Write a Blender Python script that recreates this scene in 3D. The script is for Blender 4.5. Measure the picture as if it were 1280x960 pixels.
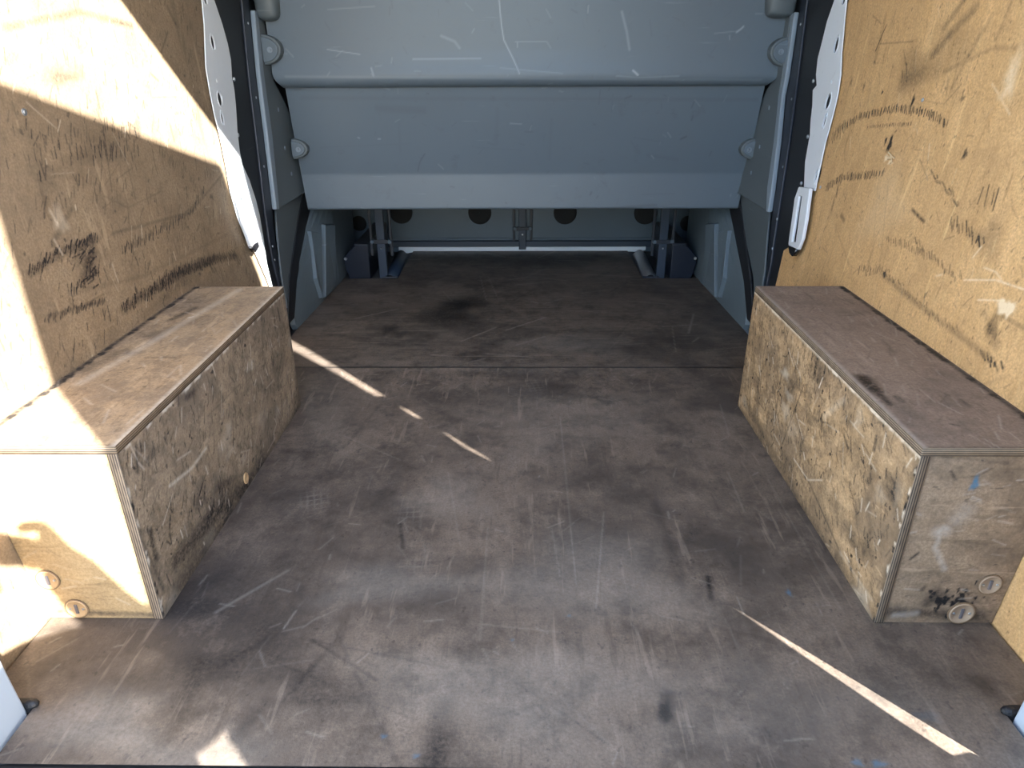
import bpy, bmesh, math, random
import numpy as np
from mathutils import Vector, Matrix

for o in list(bpy.data.objects): bpy.data.objects.remove(o)
scene = bpy.context.scene
COL = scene.collection
random.seed(7)
RNG = np.random.default_rng(7)

# ------------------------------------------------------------------ camera
YAW, PITCH, ROLL = math.radians(-0.8855), math.radians(24.9212), math.radians(-0.3171)
CAM = Vector((0.0101, -1.0108, 0.9671))
f0 = Vector((math.sin(YAW), math.cos(YAW), 0)); r0 = Vector((math.cos(YAW), -math.sin(YAW), 0)); u0 = Vector((0, 0, 1))
fw = f0*math.cos(PITCH) - u0*math.sin(PITCH)
up = u0*math.cos(PITCH) + f0*math.sin(PITCH)
rt = r0*math.cos(ROLL) + up*math.sin(ROLL)
up = up*math.cos(ROLL) - r0*math.sin(ROLL)
cam = bpy.data.cameras.new('camera'); cam.sensor_width = 36.0; cam.sensor_fit = 'HORIZONTAL'
cam.lens = 870.7/1280*36.0; cam.clip_start = 0.02
cam_o = bpy.data.objects.new('camera', cam); COL.objects.link(cam_o)
m = Matrix.Identity(4)
for i in range(3):
    m[i][0] = rt[i]; m[i][1] = up[i]; m[i][2] = -fw[i]; m[i][3] = CAM[i]
cam_o.matrix_world = m
scene.camera = cam_o

# ------------------------------------------------------------------ sky, sun, exposure
SUN_DIR = Vector((-0.69, 0.72, -0.59)).normalized()      # direction the light travels
w = bpy.data.worlds.new('world'); scene.world = w; w.use_nodes = True
nt = w.node_tree; nt.nodes.clear()
sky = nt.nodes.new('ShaderNodeTexSky'); sky.sky_type = 'NISHITA'; sky.sun_disc = False
sky.sun_elevation = math.radians(30.6); sky.sun_rotation = math.atan2(0.69, -0.72)
bg = nt.nodes.new('ShaderNodeBackground'); bg.inputs['Strength'].default_value = 1.1
wo = nt.nodes.new('ShaderNodeOutputWorld')
nt.links.new(sky.outputs[0], bg.inputs[0]); nt.links.new(bg.outputs[0], wo.inputs[0])
sl = bpy.data.lights.new('sun', 'SUN'); sl.energy = 42.0; sl.angle = math.radians(0.45); sl.color = (1.0, 0.965, 0.90)
sun_o = bpy.data.objects.new('sun', sl); COL.objects.link(sun_o)
sun_o.location = (3, -4, 5); sun_o.rotation_euler = SUN_DIR.to_track_quat('-Z', 'Y').to_euler()
vs = scene.view_settings; vs.view_transform = 'Standard'; vs.look = 'None'; vs.gamma = 1.0; vs.use_curve_mapping = False
vs.exposure = 0.18

# ------------------------------------------------------------------ helpers
WORLD = {}
def reg(o, parent, loc):
    COL.objects.link(o)
    WORLD[o.name] = Vector(loc)
    if parent is not None:
        o.parent = parent
    return o
def props(o, label=None, cat=None, group=None, kind=None):
    if label: o['label'] = label
    if cat: o['category'] = cat
    if group: o['group'] = group
    if kind: o['kind'] = kind
    return o
def empty(name, loc, label, cat, group=None):
    o = bpy.data.objects.new(name, None); o.location = loc; o.empty_display_size = 0.05
    reg(o, None, loc); return props(o, label, cat, group)
def origin_of(parent):
    return WORLD[parent.name] if parent is not None else Vector((0, 0, 0))

class MB:
    def __init__(s): s.bm = bmesh.new()
    def box(s, x0, x1, y0, y1, z0, z1, bev=0.0, M=None):
        r = bmesh.ops.create_cube(s.bm, size=1.0)
        vs_ = r['verts']
        for v in vs_:
            v.co = Vector((x0+(v.co.x+.5)*(x1-x0), y0+(v.co.y+.5)*(y1-y0), z0+(v.co.z+.5)*(z1-z0)))
        if bev > 0:
            es = list({e for v in vs_ for e in v.link_edges})
            rr = bmesh.ops.bevel(s.bm, geom=es, offset=bev, segments=2, affect='EDGES', profile=.5)
            vs_ = list({v for f in rr['faces'] for v in f.verts} | {v for v in vs_ if v.is_valid})
        if M is not None:
            for v in vs_: v.co = M @ v.co
        return s
    def cyl(s, p0, p1, r0_, r1_=None, seg=16, caps=True):
        p0, p1 = Vector(p0), Vector(p1); r1_ = r0_ if r1_ is None else r1_
        d = (p1-p0); q = d.to_track_quat('Z', 'Y').to_matrix().to_4x4()
        bmesh.ops.create_cone(s.bm, cap_ends=caps, segments=seg, radius1=r0_, radius2=r1_, depth=d.length,
                              matrix=Matrix.Translation((p0+p1)/2) @ q)
        return s
    def sphere(s, c, r, sx=1, sy=1, sz=1, seg=16):
        bmesh.ops.create_uvsphere(s.bm, u_segments=seg, v_segments=seg//2, radius=r,
                                  matrix=Matrix.Translation(c) @ Matrix.Diagonal((sx, sy, sz, 1)))
        return s
    def grid(s, rows, closed=False):
        """rows: list of lists of points -> quad sheet"""
        R_ = [[s.bm.verts.new(p) for p in row] for row in rows]
        for a, b in zip(R_, R_[1:]):
            n = len(a)
            for i in range(n if closed else n-1):
                j = (i+1) % n
                s.bm.faces.new((a[i], a[j], b[j], b[i]))
        return s
    def prism(s, pts, off):
        """closed polygon pts (3D) extruded by vector off"""
        off = Vector(off)
        a = [s.bm.verts.new(p) for p in pts]; b = [s.bm.verts.new(Vector(p)+off) for p in pts]
        s.bm.faces.new(a); s.bm.faces.new(b[::-1]); n = len(a)
        for i in range(n): s.bm.faces.new((a[i], b[i], b[(i+1) % n], a[(i+1) % n]))
        return s
    def build(s, name, mat, parent=None, smooth=False, solid=0.0, bevel=0.0, recalc=True, offset=-1.0):
        if recalc: bmesh.ops.recalc_face_normals(s.bm, faces=s.bm.faces[:])
        o_ = origin_of(parent)
        for v in s.bm.verts: v.co -= o_
        me = bpy.data.meshes.new(name); s.bm.to_mesh(me); s.bm.free()
        if smooth: me.polygons.foreach_set('use_smooth', [True]*len(me.polygons))
        me.materials.append(mat)
        o = bpy.data.objects.new(name, me); reg(o, parent, o_)
        if solid:
            md = o.modifiers.new('solid', 'SOLIDIFY'); md.thickness = solid; md.offset = offset
        if bevel:
            md = o.modifiers.new('bevel', 'BEVEL'); md.width = bevel; md.segments = 2; md.limit_method = 'ANGLE'; md.angle_limit = math.radians(40)
        return o
def place(name, me, loc, parent, rot=None):
    """another object sharing mesh data, at a world location"""
    o = bpy.data.objects.new(name, me); reg(o, parent, loc)
    o.location = Vector(loc) - origin_of(parent)
    if rot is not None: o.rotation_euler = rot
    return o

# ------------------------------------------------------------------ materials
def pbr(name, col, rough=0.5, metal=0.0, spec=0.5):
    mt = bpy.data.materials.new(name); mt.use_nodes = True
    b = mt.node_tree.nodes['Principled BSDF']
    b.inputs['Base Color'].default_value = (*col, 1); b.inputs['Roughness'].default_value = rough
    b.inputs['Metallic'].default_value = metal; b.inputs['Specular IOR Level'].default_value = spec
    return mt
class NT:
    def __init__(s, mt): s.t = mt.node_tree; s.b = s.t.nodes['Principled BSDF']
    def n(s, typ, **kw):
        nd = s.t.nodes.new(typ)
        for k, v in kw.items():
            if k in nd.inputs: nd.inputs[k].default_value = v
            else: setattr(nd, k, v)
        return nd
    def l(s, a, b): s.t.links.new(a, b)
    def noise(s, coord, scale, detail=4, rough=.55, stretch=(1, 1, 1), loc=(0, 0, 0)):
        mp = s.n('ShaderNodeMapping'); mp.inputs['Scale'].default_value = stretch; mp.inputs['Location'].default_value = loc
        s.l(coord, mp.inputs['Vector'])
        nz = s.n('ShaderNodeTexNoise'); nz.inputs['Scale'].default_value = scale; nz.inputs['Detail'].default_value = detail; nz.inputs['Roughness'].default_value = rough
        s.l(mp.outputs[0], nz.inputs['Vector']); return nz.outputs['Fac']
    def ramp(s, fac, stops):
        r = s.n('ShaderNodeValToRGB'); e = r.color_ramp.elements
        while len(e) < len(stops): e.new(.5)
        for i, (p, c) in enumerate(stops):
            e[i].position = p; e[i].color = (*c, 1) if len(c) == 3 else c
        s.l(fac, r.inputs[0]); return r.outputs[0]
    def rng(s, fac, a, b, c=0., d=1.):
        r = s.n('ShaderNodeMapRange'); r.inputs[1].default_value = a; r.inputs[2].default_value = b; r.inputs[3].default_value = c; r.inputs[4].default_value = d
        s.l(fac, r.inputs[0]); return r.outputs[0]
    def mul(s, a, b, op='MULTIPLY'):
        m_ = s.n('ShaderNodeMath', operation=op)
        for i, v in enumerate((a, b)):
            if isinstance(v, (int, float)): m_.inputs[i].default_value = v
            else: s.l(v, m_.inputs[i])
        return m_.outputs[0]
    def mix(s, fac, a, b, mode='MIX'):
        m_ = s.n('ShaderNodeMix', data_type='RGBA', blend_type=mode); m_.clamp_factor = True
        if isinstance(fac, (int, float)): m_.inputs[0].default_value = fac
        else: s.l(fac, m_.inputs[0])
        for i, v in ((6, a), (7, b)):
            if isinstance(v, tuple): m_.inputs[i].default_value = (*v, 1)
            else: s.l(v, m_.inputs[i])
        return m_.outputs[2]
    def bump(s, h, strength, dist=.002):
        bp = s.n('ShaderNodeBump'); bp.inputs['Strength'].default_value = strength; bp.inputs['Distance'].default_value = dist
        s.l(h, bp.inputs['Height']); s.l(bp.outputs[0], s.b.inputs['Normal'])

def worn_wood(name, c1, c2, grime, grime_amt, dark, pale, grain, rough=.62, speck=.5, spec=.35, blotch=2.2, bumps=.35, seed=0., hairs=(1, 1, .1)):
    """worn plywood; marks come from the mesh attributes mark_dark, mark_pale, mark_blue"""
    mt = pbr(name, c1, rough, 0, spec); t = NT(mt)
    co = t.n('ShaderNodeTexCoord').outputs['Object']
    L_ = (seed*3.1, seed*1.7, seed*2.3)
    g = t.noise(co, 60, 5, .6, grain, L_)
    g2 = t.noise(co, 14, 5, .6, grain, L_)
    base = t.mix(t.rng(g, .3, .7), c1, c2)
    base = t.mix(t.rng(g2, .35, .72, 0, .5), base, tuple(x*.66 for x in c1))
    big = t.noise(co, blotch, 8, .68, (1, 1, 1), L_)
    base = t.mix(t.rng(big, .44, .62, 0, grime_amt), base, grime)
    med = t.noise(co, blotch*4.5, 8, .75, (1, 1, 1), (L_[0]+4, L_[1], L_[2]))
    base = t.mix(t.rng(med, .47, .68, 0, grime_amt), base, tuple(x*.6 for x in grime))
    worn = t.noise(co, blotch*3.2, 8, .75, (1, 1, 1), (L_[0], L_[1]+7, L_[2]+2))
    base = t.mix(t.rng(worn, .55, .72, 0, .55*grime_amt), base, tuple(min(1, x*1.35) for x in c2))
    fine = t.noise(co, 190, 4, .7, (1, 1, 1), L_)
    base = t.mix(t.rng(fine, .34, .66, 0, .6), base, tuple(x*.42 for x in c1))
    hair = t.noise(co, 42, 3, .65, hairs, (L_[0]+2, L_[1]+1, L_[2]+6))
    base = t.mix(t.rng(hair, .62, .70, 0, .45), base, tuple(x*.35 for x in c1))
    base = t.mix(t.rng(hair, .38, .30, 0, .30), base, tuple(min(1, x*1.4) for x in c2))
    sp = t.noise(co, 85, 2, .5, tuple(1 if q == 1 else (q+1)/2 for q in grain), (L_[0], L_[1]+9, L_[2]))
    base = t.mix(t.mul(t.rng(sp, .66, .74), speck), base, dark)
    def at(nm): return t.n('ShaderNodeAttribute', attribute_name=nm).outputs['Fac']
    brk = t.rng(t.noise(co, 120, 4, .7, (1, 1, 1), L_), .32, .6, .55, 1.2)
    base = t.mix(t.mul(at('mark_dark'), brk), base, dark)
    base = t.mix(t.mul(at('mark_pale'), brk), base, pale)
    base = t.mix(t.mul(at('mark_blue'), brk), base, (.07, .16, .25))
    t.l(base, t.b.inputs['Base Color'])
    t.l(t.rng(big, .3, .7, rough-.08, rough+.12), t.b.inputs['Roughness'])
    t.bump(t.mul(g, fine, 'ADD'), bumps, .0015)
    return mt

def ply_edge(name, axis, light, darkc, pitch=.0042):
    mt = pbr(name, light, .7, 0, .3); t = NT(mt)
    co = t.n('ShaderNodeTexCoord').outputs['Object']
    sx = t.n('ShaderNodeSeparateXYZ'); t.l(co, sx.inputs[0])
    s_ = t.mul(t.mul(sx.outputs[axis], 2*math.pi/pitch), 0, 'ADD')
    sn = t.n('ShaderNodeMath', operation='SINE'); t.l(s_, sn.inputs[0])
    nz = t.noise(co, 40, 4, .6)
    c = t.mix(t.rng(t.mul(sn.outputs[0], t.rng(nz, .3, .7, -.6, .6), 'ADD'), -.5, .5), light, darkc)
    t.l(c, t.b.inputs['Base Color']); return mt

def scuffed(name, col, rough, amt=.3, darkc=None, palec=None, scale=9, spec=.5, bumps=.15, grain_scale=350):
    mt = pbr(name, col, rough, 0, spec); t = NT(mt)
    co = t.n('ShaderNodeTexCoord').outputs['Object']
    a = t.noise(co, scale, 7, .65); b = t.noise(co, 3, 4, .5)
    c = t.mix(t.rng(b, .35, .7, 0, amt), col, tuple(x*.8 for x in col))
    c = t.mix(t.rng(a, .6, .72, 0, amt), c, darkc or tuple(x*.4 for x in col))
    st = t.noise(co, 26, 3, .6, (.15, .15, 2.5), (5, 3, 1))
    c = t.mix(t.rng(st, .68, .74, 0, amt), c, palec or tuple(min(1, x*1.5) for x in col))
    t.l(c, t.b.inputs['Base Color'])
    t.bump(t.noise(co, grain_scale, 2, .5), bumps, .0006)
    return mt

M = {}
M['wall_l'] = worn_wood('plywood_wall_left', (.325, .236, .150), (.385, .29, .19), (.215, .162, .112), .5, (.022, .019, .018), (.66, .56, .43), (1, .12, .12), seed=1., spec=.3, hairs=(1, .6, .12))  # base colour lowered for the weaker light on this wall
M['wall_r'] = worn_wood('plywood_wall_right', (.74, .455, .20), (.82, .53, .26), (.58, .365, .175), .38, (.03, .025, .02), (.80, .64, .42), (1, 1, .10), seed=2., spec=.3, hairs=(1, 1, .08))  # base colour raised for the stronger light on this wall
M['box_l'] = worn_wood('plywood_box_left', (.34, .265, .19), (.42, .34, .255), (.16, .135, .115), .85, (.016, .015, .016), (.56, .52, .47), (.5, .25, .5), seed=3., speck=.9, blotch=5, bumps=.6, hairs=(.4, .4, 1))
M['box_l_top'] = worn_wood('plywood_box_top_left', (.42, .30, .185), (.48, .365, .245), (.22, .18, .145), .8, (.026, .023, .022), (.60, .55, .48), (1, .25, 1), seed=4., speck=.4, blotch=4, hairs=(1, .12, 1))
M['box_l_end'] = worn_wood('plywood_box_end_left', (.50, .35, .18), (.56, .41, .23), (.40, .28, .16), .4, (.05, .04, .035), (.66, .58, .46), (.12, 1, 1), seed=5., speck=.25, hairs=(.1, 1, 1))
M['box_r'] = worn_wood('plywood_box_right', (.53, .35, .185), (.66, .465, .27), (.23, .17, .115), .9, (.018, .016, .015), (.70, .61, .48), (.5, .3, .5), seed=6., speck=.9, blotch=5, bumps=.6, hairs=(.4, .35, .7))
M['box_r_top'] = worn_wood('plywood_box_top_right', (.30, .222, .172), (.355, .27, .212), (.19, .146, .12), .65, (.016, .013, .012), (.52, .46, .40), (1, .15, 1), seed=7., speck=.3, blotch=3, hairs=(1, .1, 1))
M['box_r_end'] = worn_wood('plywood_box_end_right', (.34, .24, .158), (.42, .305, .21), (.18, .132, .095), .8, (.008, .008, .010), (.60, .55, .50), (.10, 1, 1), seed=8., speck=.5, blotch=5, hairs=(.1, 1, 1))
M['floor'] = worn_wood('plywood_floor', (.186, .143, .112), (.250, .198, .158), (.066, .054, .047), .95, (.014, .013, .014), (.42, .39, .35), (1, .45, 1), rough=.5, seed=9., speck=.45, spec=.45, blotch=2.6, bumps=.5, hairs=(1, .1, 1))
M['floor_far'] = worn_wood('plywood_floor_front', (.158, .125, .100), (.21, .17, .138), (.06, .051, .045), .9, (.010, .009, .009), (.36, .33, .29), (.15, 1, 1), rough=.5, seed=11., speck=.4, spec=.4, blotch=2.2, bumps=.4, hairs=(.08, 1, 1))
M['edge_z'] = ply_edge('plywood_edge_layers_z', 2, (.31, .24, .17), (.10, .08, .065))
M['edge_x'] = ply_edge('plywood_edge_layers_x', 0, (.29, .225, .16), (.08, .065, .055))
M['plastic'] = scuffed('grey_bulkhead_plastic', (.100, .132, .163), .42, .22, (.05, .06, .07), (.22, .26, .30), scale=14)
def add_marks(mt, dark, pale):
    t = NT(mt); src = t.b.inputs['Base Color'].links[0].from_socket
    def at(nm): return t.n('ShaderNodeAttribute', attribute_name=nm).outputs['Fac']
    c = t.mix(at('mark_dark'), src, dark); c = t.mix(at('mark_pale'), c, pale); t.l(c, t.b.inputs['Base Color'])
add_marks(M['plastic'], (.03, .035, .04), (.48, .53, .56))
M['plastic_d'] = scuffed('grey_trim_plastic', (.090, .112, .125), .5, .25, (.05, .06, .065), (.24, .27, .29), scale=12)
M['plastic_b'] = scuffed('grey_step_plastic', (.125, .165, .195), .45, .3, (.06, .07, .08), (.42, .46, .5), scale=10)
M['strip'] = pbr('pale_grey_edging', (.20, .25, .30), .45)
M['rubber'] = scuffed('black_rubber', (.012, .014, .018), .5, .3, (.006, .006, .007), (.06, .065, .075), scale=20, spec=.45)
M['rubber2'] = pbr('dark_blue_black_plastic', (.016, .021, .032), .42)
M['white'] = scuffed('white_paint', (.72, .77, .82), .3, .2, (.3, .31, .32), (.85, .87, .9), scale=30, bumps=.02)
M['white_d'] = scuffed('dimmed_white_paint', (.44, .52, .62), .35, .1, bumps=.02)  # white paint darkened and blued to carry shade on the rear pillars
M['cavity'] = pbr('cavity_shade', (.01, .011, .013), .8)  # near-black colour standing for shade inside holes and recesses
M['steel'] = pbr('zinc_steel', (.62, .64, .66), .32, .9)
M['screw'] = pbr('screw_metal', (.45, .48, .52), .35, .8)
M['bolt'] = pbr('dull_bolt', (.22, .26, .30), .4, .5)
M['kick'] = scuffed('painted_kick_panel', (.075, .11, .145), .45, .2)
M['blue_d'] = scuffed('dark_navy_plastic', (.004, .009, .021), .4, .3, palec=(.03, .04, .055))
M['bluegrey'] = pbr('blue_grey_rail', (.022, .037, .062), .45)
M['white_strip'] = scuffed('white_sealant', (.72, .78, .84), .5, .15)
M['under'] = scuffed('floor_steel', (.05, .055, .06), .6, .3)
M['ceiling'] = pbr('grey_headliner', (.26, .27, .28), .7)
M['door_in'] = pbr('grey_door_lining', (.16, .17, .18), .6)
M['plug_l'] = scuffed('tan_plug', (.42, .29, .16), .5, .4, scale=60)
M['plug_r'] = scuffed('grey_tan_plug', (.37, .28, .20), .5, .4, scale=60)
M['rim'] = pbr('brown_rim', (.17, .115, .07), .6)
M['bar'] = pbr('dull_bar', (.12, .11, .12), .5)
M['ground'] = scuffed('asphalt_ground', (.13, .13, .13), .85, .3, scale=1.5)
M['cloth'] = pbr('dark_cloth', (.03, .035, .05), .9)
M['skin'] = pbr('skin', (.52, .33, .24), .5)
M['black'] = pbr('phone_black', (.01, .01, .012), .2)
M['splinter'] = pbr('splintered_wood', (.74, .58, .36), .7)

# ------------------------------------------------------------------ wear marks and some painted shade and highlights, in metres on each surface
TICKS_LEFT = [([(0.549, 0.436), (0.829, 0.439), (1.109, 0.418), (1.264, 0.383)], 0.022, 0.006, 75, 1.0, 0.012), ([(0.578, 0.44), (0.864, 0.45), (1.044, 0.432)], 0.016, 0.007, 60, 0.7, 0.01), ([(0.613, 0.562), (0.824, 0.569), (1.017, 0.578), (1.143, 0.621)], 0.02, 0.008, 60, 0.8, 0.012), ([(0.294, 0.599), (0.398, 0.616), (0.537, 0.612)], 0.018, 0.006, 50, 1.0, 0.012), ([(0.388, 0.528), (0.448, 0.54), (0.512, 0.547)], 0.02, 0.006, 60, 0.9, 0.012), ([(0.289, 0.504), (0.494, 0.476)], 0.014, 0.006, 55, 0.8, 0.006), ([(0.403, 0.779), (0.528, 0.793), (0.812, 0.767)], 0.03, 0.016, 75, 0.7, 0.03), ([(0.384, 0.7), (0.638, 0.726)], 0.03, 0.014, 65, 0.6, 0.04), ([(0.448, 0.574), (0.505, 0.612)], 0.04, 0.009, 20, 0.6, 0.02), ([(0.673, 0.831), (0.817, 0.814)], 0.03, 0.012, 80, 0.7, 0.02), ([(0.468, 0.825), (0.609, 0.82), (0.71, 0.756)], 0.03, 0.014, 70, 0.5, 0.03), ([(0.91, 0.752), (1.067, 0.678), (1.103, 0.592)], 0.02, 0.012, 60, 0.5, 0.02), ([(0.501, 0.586), (0.48, 0.529), (0.44, 0.537)], 0.03, 0.008, 15, 0.8, 0.015), ([(0.374, 0.49), (0.478, 0.483)], 0.012, 0.008, 40, 0.6, 0.006), ([(1.045, 0.412), (1.12, 0.353)], 0.05, 0.02, 95, 0.6, 0.01), ([(0.415, 0.867), (0.427, 0.822), (0.436, 0.79)], 0.03, 0.02, 60, 0.6, 0.03), ([(0.529, 0.89), (0.559, 0.841)], 0.03, 0.02, 60, 0.5, 0.04)]
TICKS_RIGHT = [([(1.302, 0.767), (1.14, 0.819), (0.935, 0.85), (0.796, 0.85), (0.68, 0.831)], 0.018, 0.0085, 70, 1.0, 0.004), ([(1.29, 0.604), (1.182, 0.647), (0.891, 0.693)], 0.018, 0.008, 75, 1.0, 0.004), ([(1.081, 0.794), (0.833, 0.82)], 0.006, 0.009, 80, 0.7, 0.002), ([(0.681, 0.726), (0.595, 0.699), (0.533, 0.675)], 0.016, 0.008, 30, 0.7, 0.01), ([(0.546, 0.64), (0.41, 0.628)], 0.02, 0.008, 60, 0.9, 0.01), ([(0.486, 0.707), (0.411, 0.707)], 0.04, 0.018, 80, 0.9, 0.01), ([(0.864, 0.443), (0.736, 0.472)], 0.018, 0.009, 75, 0.7, 0.012), ([(0.775, 0.547), (0.597, 0.555), (0.435, 0.541)], 0.016, 0.009, 60, 0.6, 0.012), ([(0.296, 0.428), (0.22, 0.426)], 0.014, 0.006, 45, 1.0, 0.006), ([(0.736, 0.472), (0.544, 0.45), (0.385, 0.439)], 0.012, 0.008, 40, 0.6, 0.01), ([(0.534, 0.463), (0.485, 0.441)], 0.03, 0.014, 70, 0.6, 0.01), ([(1.352, 0.731), (1.231, 0.777)], 0.03, 0.012, 85, 0.8, 0.015), ([(1.199, 0.57), (1.173, 0.657)], 0.03, 0.01, 85, 0.6, 0.02), ([(0.647, 0.575), (0.599, 0.558)], 0.02, 0.008, 45, 0.7, 0.008)]
LINES_RIGHT = [([(1.122, 1.047), (1.154, 0.985)], 0.004, 1.0), ([(0.949, 0.954), (0.922, 0.912)], 0.005, 0.6), ([(0.984, 0.987), (0.953, 0.954)], 0.004, 0.4), ([(0.921, 0.99), (0.902, 0.927)], 0.004, 0.35), ([(0.706, 1.064), (0.775, 1.021), (0.833, 0.972)], 0.02, 0.4), ([(0.761, 1.083), (0.813, 1.03)], 0.015, 0.4), ([(0.639, 1.046), (0.685, 0.971), (0.713, 0.905)], 0.012, 0.25), ([(0.937, 0.917), (0.797, 0.937)], 0.04, 0.3), ([(0.73, 0.463), (0.541, 0.447), (0.372, 0.437), (0.258, 0.43)], 0.014, 0.35), ([(0.706, 0.635), (0.641, 0.62)], 0.008, 0.8), ([(0.68, 0.915), (0.723, 0.871)], 0.004, 0.35), ([(0.723, 0.871), (0.832, 0.875)], 0.003, 0.2), ([(1.135, 1.003), (0.945, 1.005)], 0.003, 0.4), ([(1.224, 1.076), (1.158, 1.053)], 0.003, 0.4), ([(0.744, 0.745), (0.683, 0.708)], 0.004, 0.35), ([(0.854, 0.672), (0.81, 0.578), (0.767, 0.485)], 0.004, 0.2), ([(0.934, 0.722), (0.805, 0.474)], 0.003, 0.18), ([(1.153, 0.912), (1.078, 0.79)], 0.003, 0.2), ([(0.427, 0.542), (0.335, 0.569), (0.254, 0.575)], 0.004, -0.9), ([(0.382, 0.581), (0.344, 0.583), (0.309, 0.569)], 0.004, -0.7), ([(0.363, 0.519), (0.291, 0.541)], 0.004, -0.8), ([(0.523, 0.523), (0.503, 0.532)], 0.006, -0.6), ([(0.571, 0.918), (0.482, 0.865)], 0.006, -0.5), ([(0.53, 0.963), (0.511, 0.912), (0.533, 0.896)], 0.02, -0.35), ([(1.178, 0.759), (1.161, 0.728)], 0.004, -0.8), ([(0.727, 0.784), (0.711, 0.75)], 0.003, -0.7), ([(0.427, 0.59), (0.413, 0.617)], 0.005, -0.8), ([(0.299, 0.482), (0.265, 0.461)], 0.02, 0.35), ([(0.332, 0.504), (0.293, 0.484)], 0.012, 0.3), ([(0.279, 0.514), (0.215, 0.513)], 0.008, 0.4), ([(1.083, 0.497), (0.93, 0.44)], 0.006, 0.2), ([(1.106, 0.551), (1.07, 0.542)], 0.012, 0.5), ([(0.529, 0.984), (0.607, 0.985), (0.763, 0.938)], 0.01, 0.25), ([(0.588, 1.071), (0.602, 1.0)], 0.008, 0.3), ([(0.347, 0.299), (0.202, 0.421)], 0.01, 0.2)]
LINES_LEFT = [([(0.549, 0.436), (0.829, 0.439), (1.109, 0.418), (1.264, 0.383)], 0.022, 0.45), ([(0.406, 0.524), (0.678, 0.481), (1.253, 0.463)], 0.01, 0.18), ([(0.594, 0.606), (1.01, 0.575), (1.32, 0.643)], 0.008, 0.35), ([(0.293, 0.597), (0.396, 0.611), (0.535, 0.609)], 0.016, 0.5), ([(0.442, 0.54), (0.503, 0.586)], 0.02, 0.5), ([(0.301, 0.507), (0.494, 0.476)], 0.006, 0.5), ([(0.362, 0.494), (0.498, 0.49)], 0.004, 0.4), ([(0.383, 0.633), (0.478, 0.687)], 0.012, 0.4), ([(0.675, 0.822), (0.641, 0.693)], 0.003, 0.5), ([(0.391, 0.639), (0.402, 0.606)], 0.008, -0.5), ([(0.406, 0.697), (0.416, 0.666)], 0.01, -0.5), ([(0.851, 0.498), (0.853, 0.475)], 0.004, -0.7), ([(0.561, 0.543), (0.565, 0.499)], 0.003, -0.5), ([(0.526, 0.543), (0.528, 0.514)], 0.003, 0.6), ([(0.438, 0.898), (0.505, 0.845)], 0.003, -0.4), ([(0.437, 1.027), (0.553, 1.045), (0.704, 1.068), (0.919, 1.05)], 0.014, 0.5), ([(0.687, 0.907), (0.685, 0.873)], 0.006, 0.6), ([(1.014, 0.813), (1.015, 0.771)], 0.01, 0.5), ([(0.938, 0.884), (1.099, 0.879)], 0.003, 0.35), ([(0.668, 0.996), (0.65, 1.019)], 0.02, 0.2), ([(0.551, 0.935), (0.645, 0.949)], 0.03, 0.3), ([(0.967, 0.94), (1.003, 0.924)], 0.008, 0.5), ([(1.102, 0.838), (1.061, 0.837)], 0.008, 0.4), ([(0.447, 0.979), (0.41, 0.972)], 0.015, 0.3), ([(0.736, 0.734), (0.733, 0.658)], 0.003, 0.4), ([(1.06, 0.992), (1.133, 1.043)], 0.006, 0.4), ([(1.164, 1.103), (1.194, 1.065)], 0.012, 0.4), ([(0.605, 0.69), (0.689, 0.647), (0.859, 0.657)], 0.004, 0.25)]
BLOBS_RIGHT = [((0.91, 0.765), 0.01, 0.022, 1.4), ((0.94, 0.77), 0.006, 0.01, 1.2), ((1.048, 0.884), 0.005, 0.005, 1.2), ((0.864, 0.871), 0.006, 0.014, 1.1), ((1.178, 0.894), 0.006, 0.012, 0.7), ((1.278, 0.904), 0.008, 0.014, 0.5), ((0.579, 0.778), 0.008, 0.012, 0.9), ((0.659, 0.886), 0.008, 0.006, 0.7), ((0.284, 0.53), 0.022, 0.012, -1.4), ((0.269, 0.532), 0.012, 0.014, -1.4), ((0.904, 0.731), 0.014, 0.008, -1.2), ((0.877, 0.723), 0.012, 0.006, -1.1), ((0.912, 0.945), 0.08, 0.06, 0.25), ((0.402, 0.633), 0.05, 0.04, 0.3), ((0.757, 0.988), 0.1, 0.05, 0.2), ((0.73, 0.47), 0.006, 0.012, 0.9), ((0.293, 0.492), 0.016, 0.03, 0.45), ((0.842, 0.623), 0.1, 0.1, -0.15), ((0.515, 0.934), 0.02, 0.05, -0.4)]
BLOBS_LEFT = [((0.428, 0.672), 0.02, 0.03, -0.35), ((0.483, 0.582), 0.05, 0.04, 0.35), ((0.637, 0.783), 0.1, 0.03, 0.25), ((0.417, 0.754), 0.04, 0.04, 0.2), ((0.82, 0.819), 0.03, 0.02, 0.5), ((0.848, 0.42), 0.2, 0.03, 0.3), ((0.892, 1.035), 0.1, 0.04, 0.15), ((0.555, 0.942), 0.06, 0.02, 0.3), ((1.311, 0.802), 0.03, 0.05, 0.2), ((1.205, 1.086), 0.02, 0.06, 0.3)]
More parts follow.
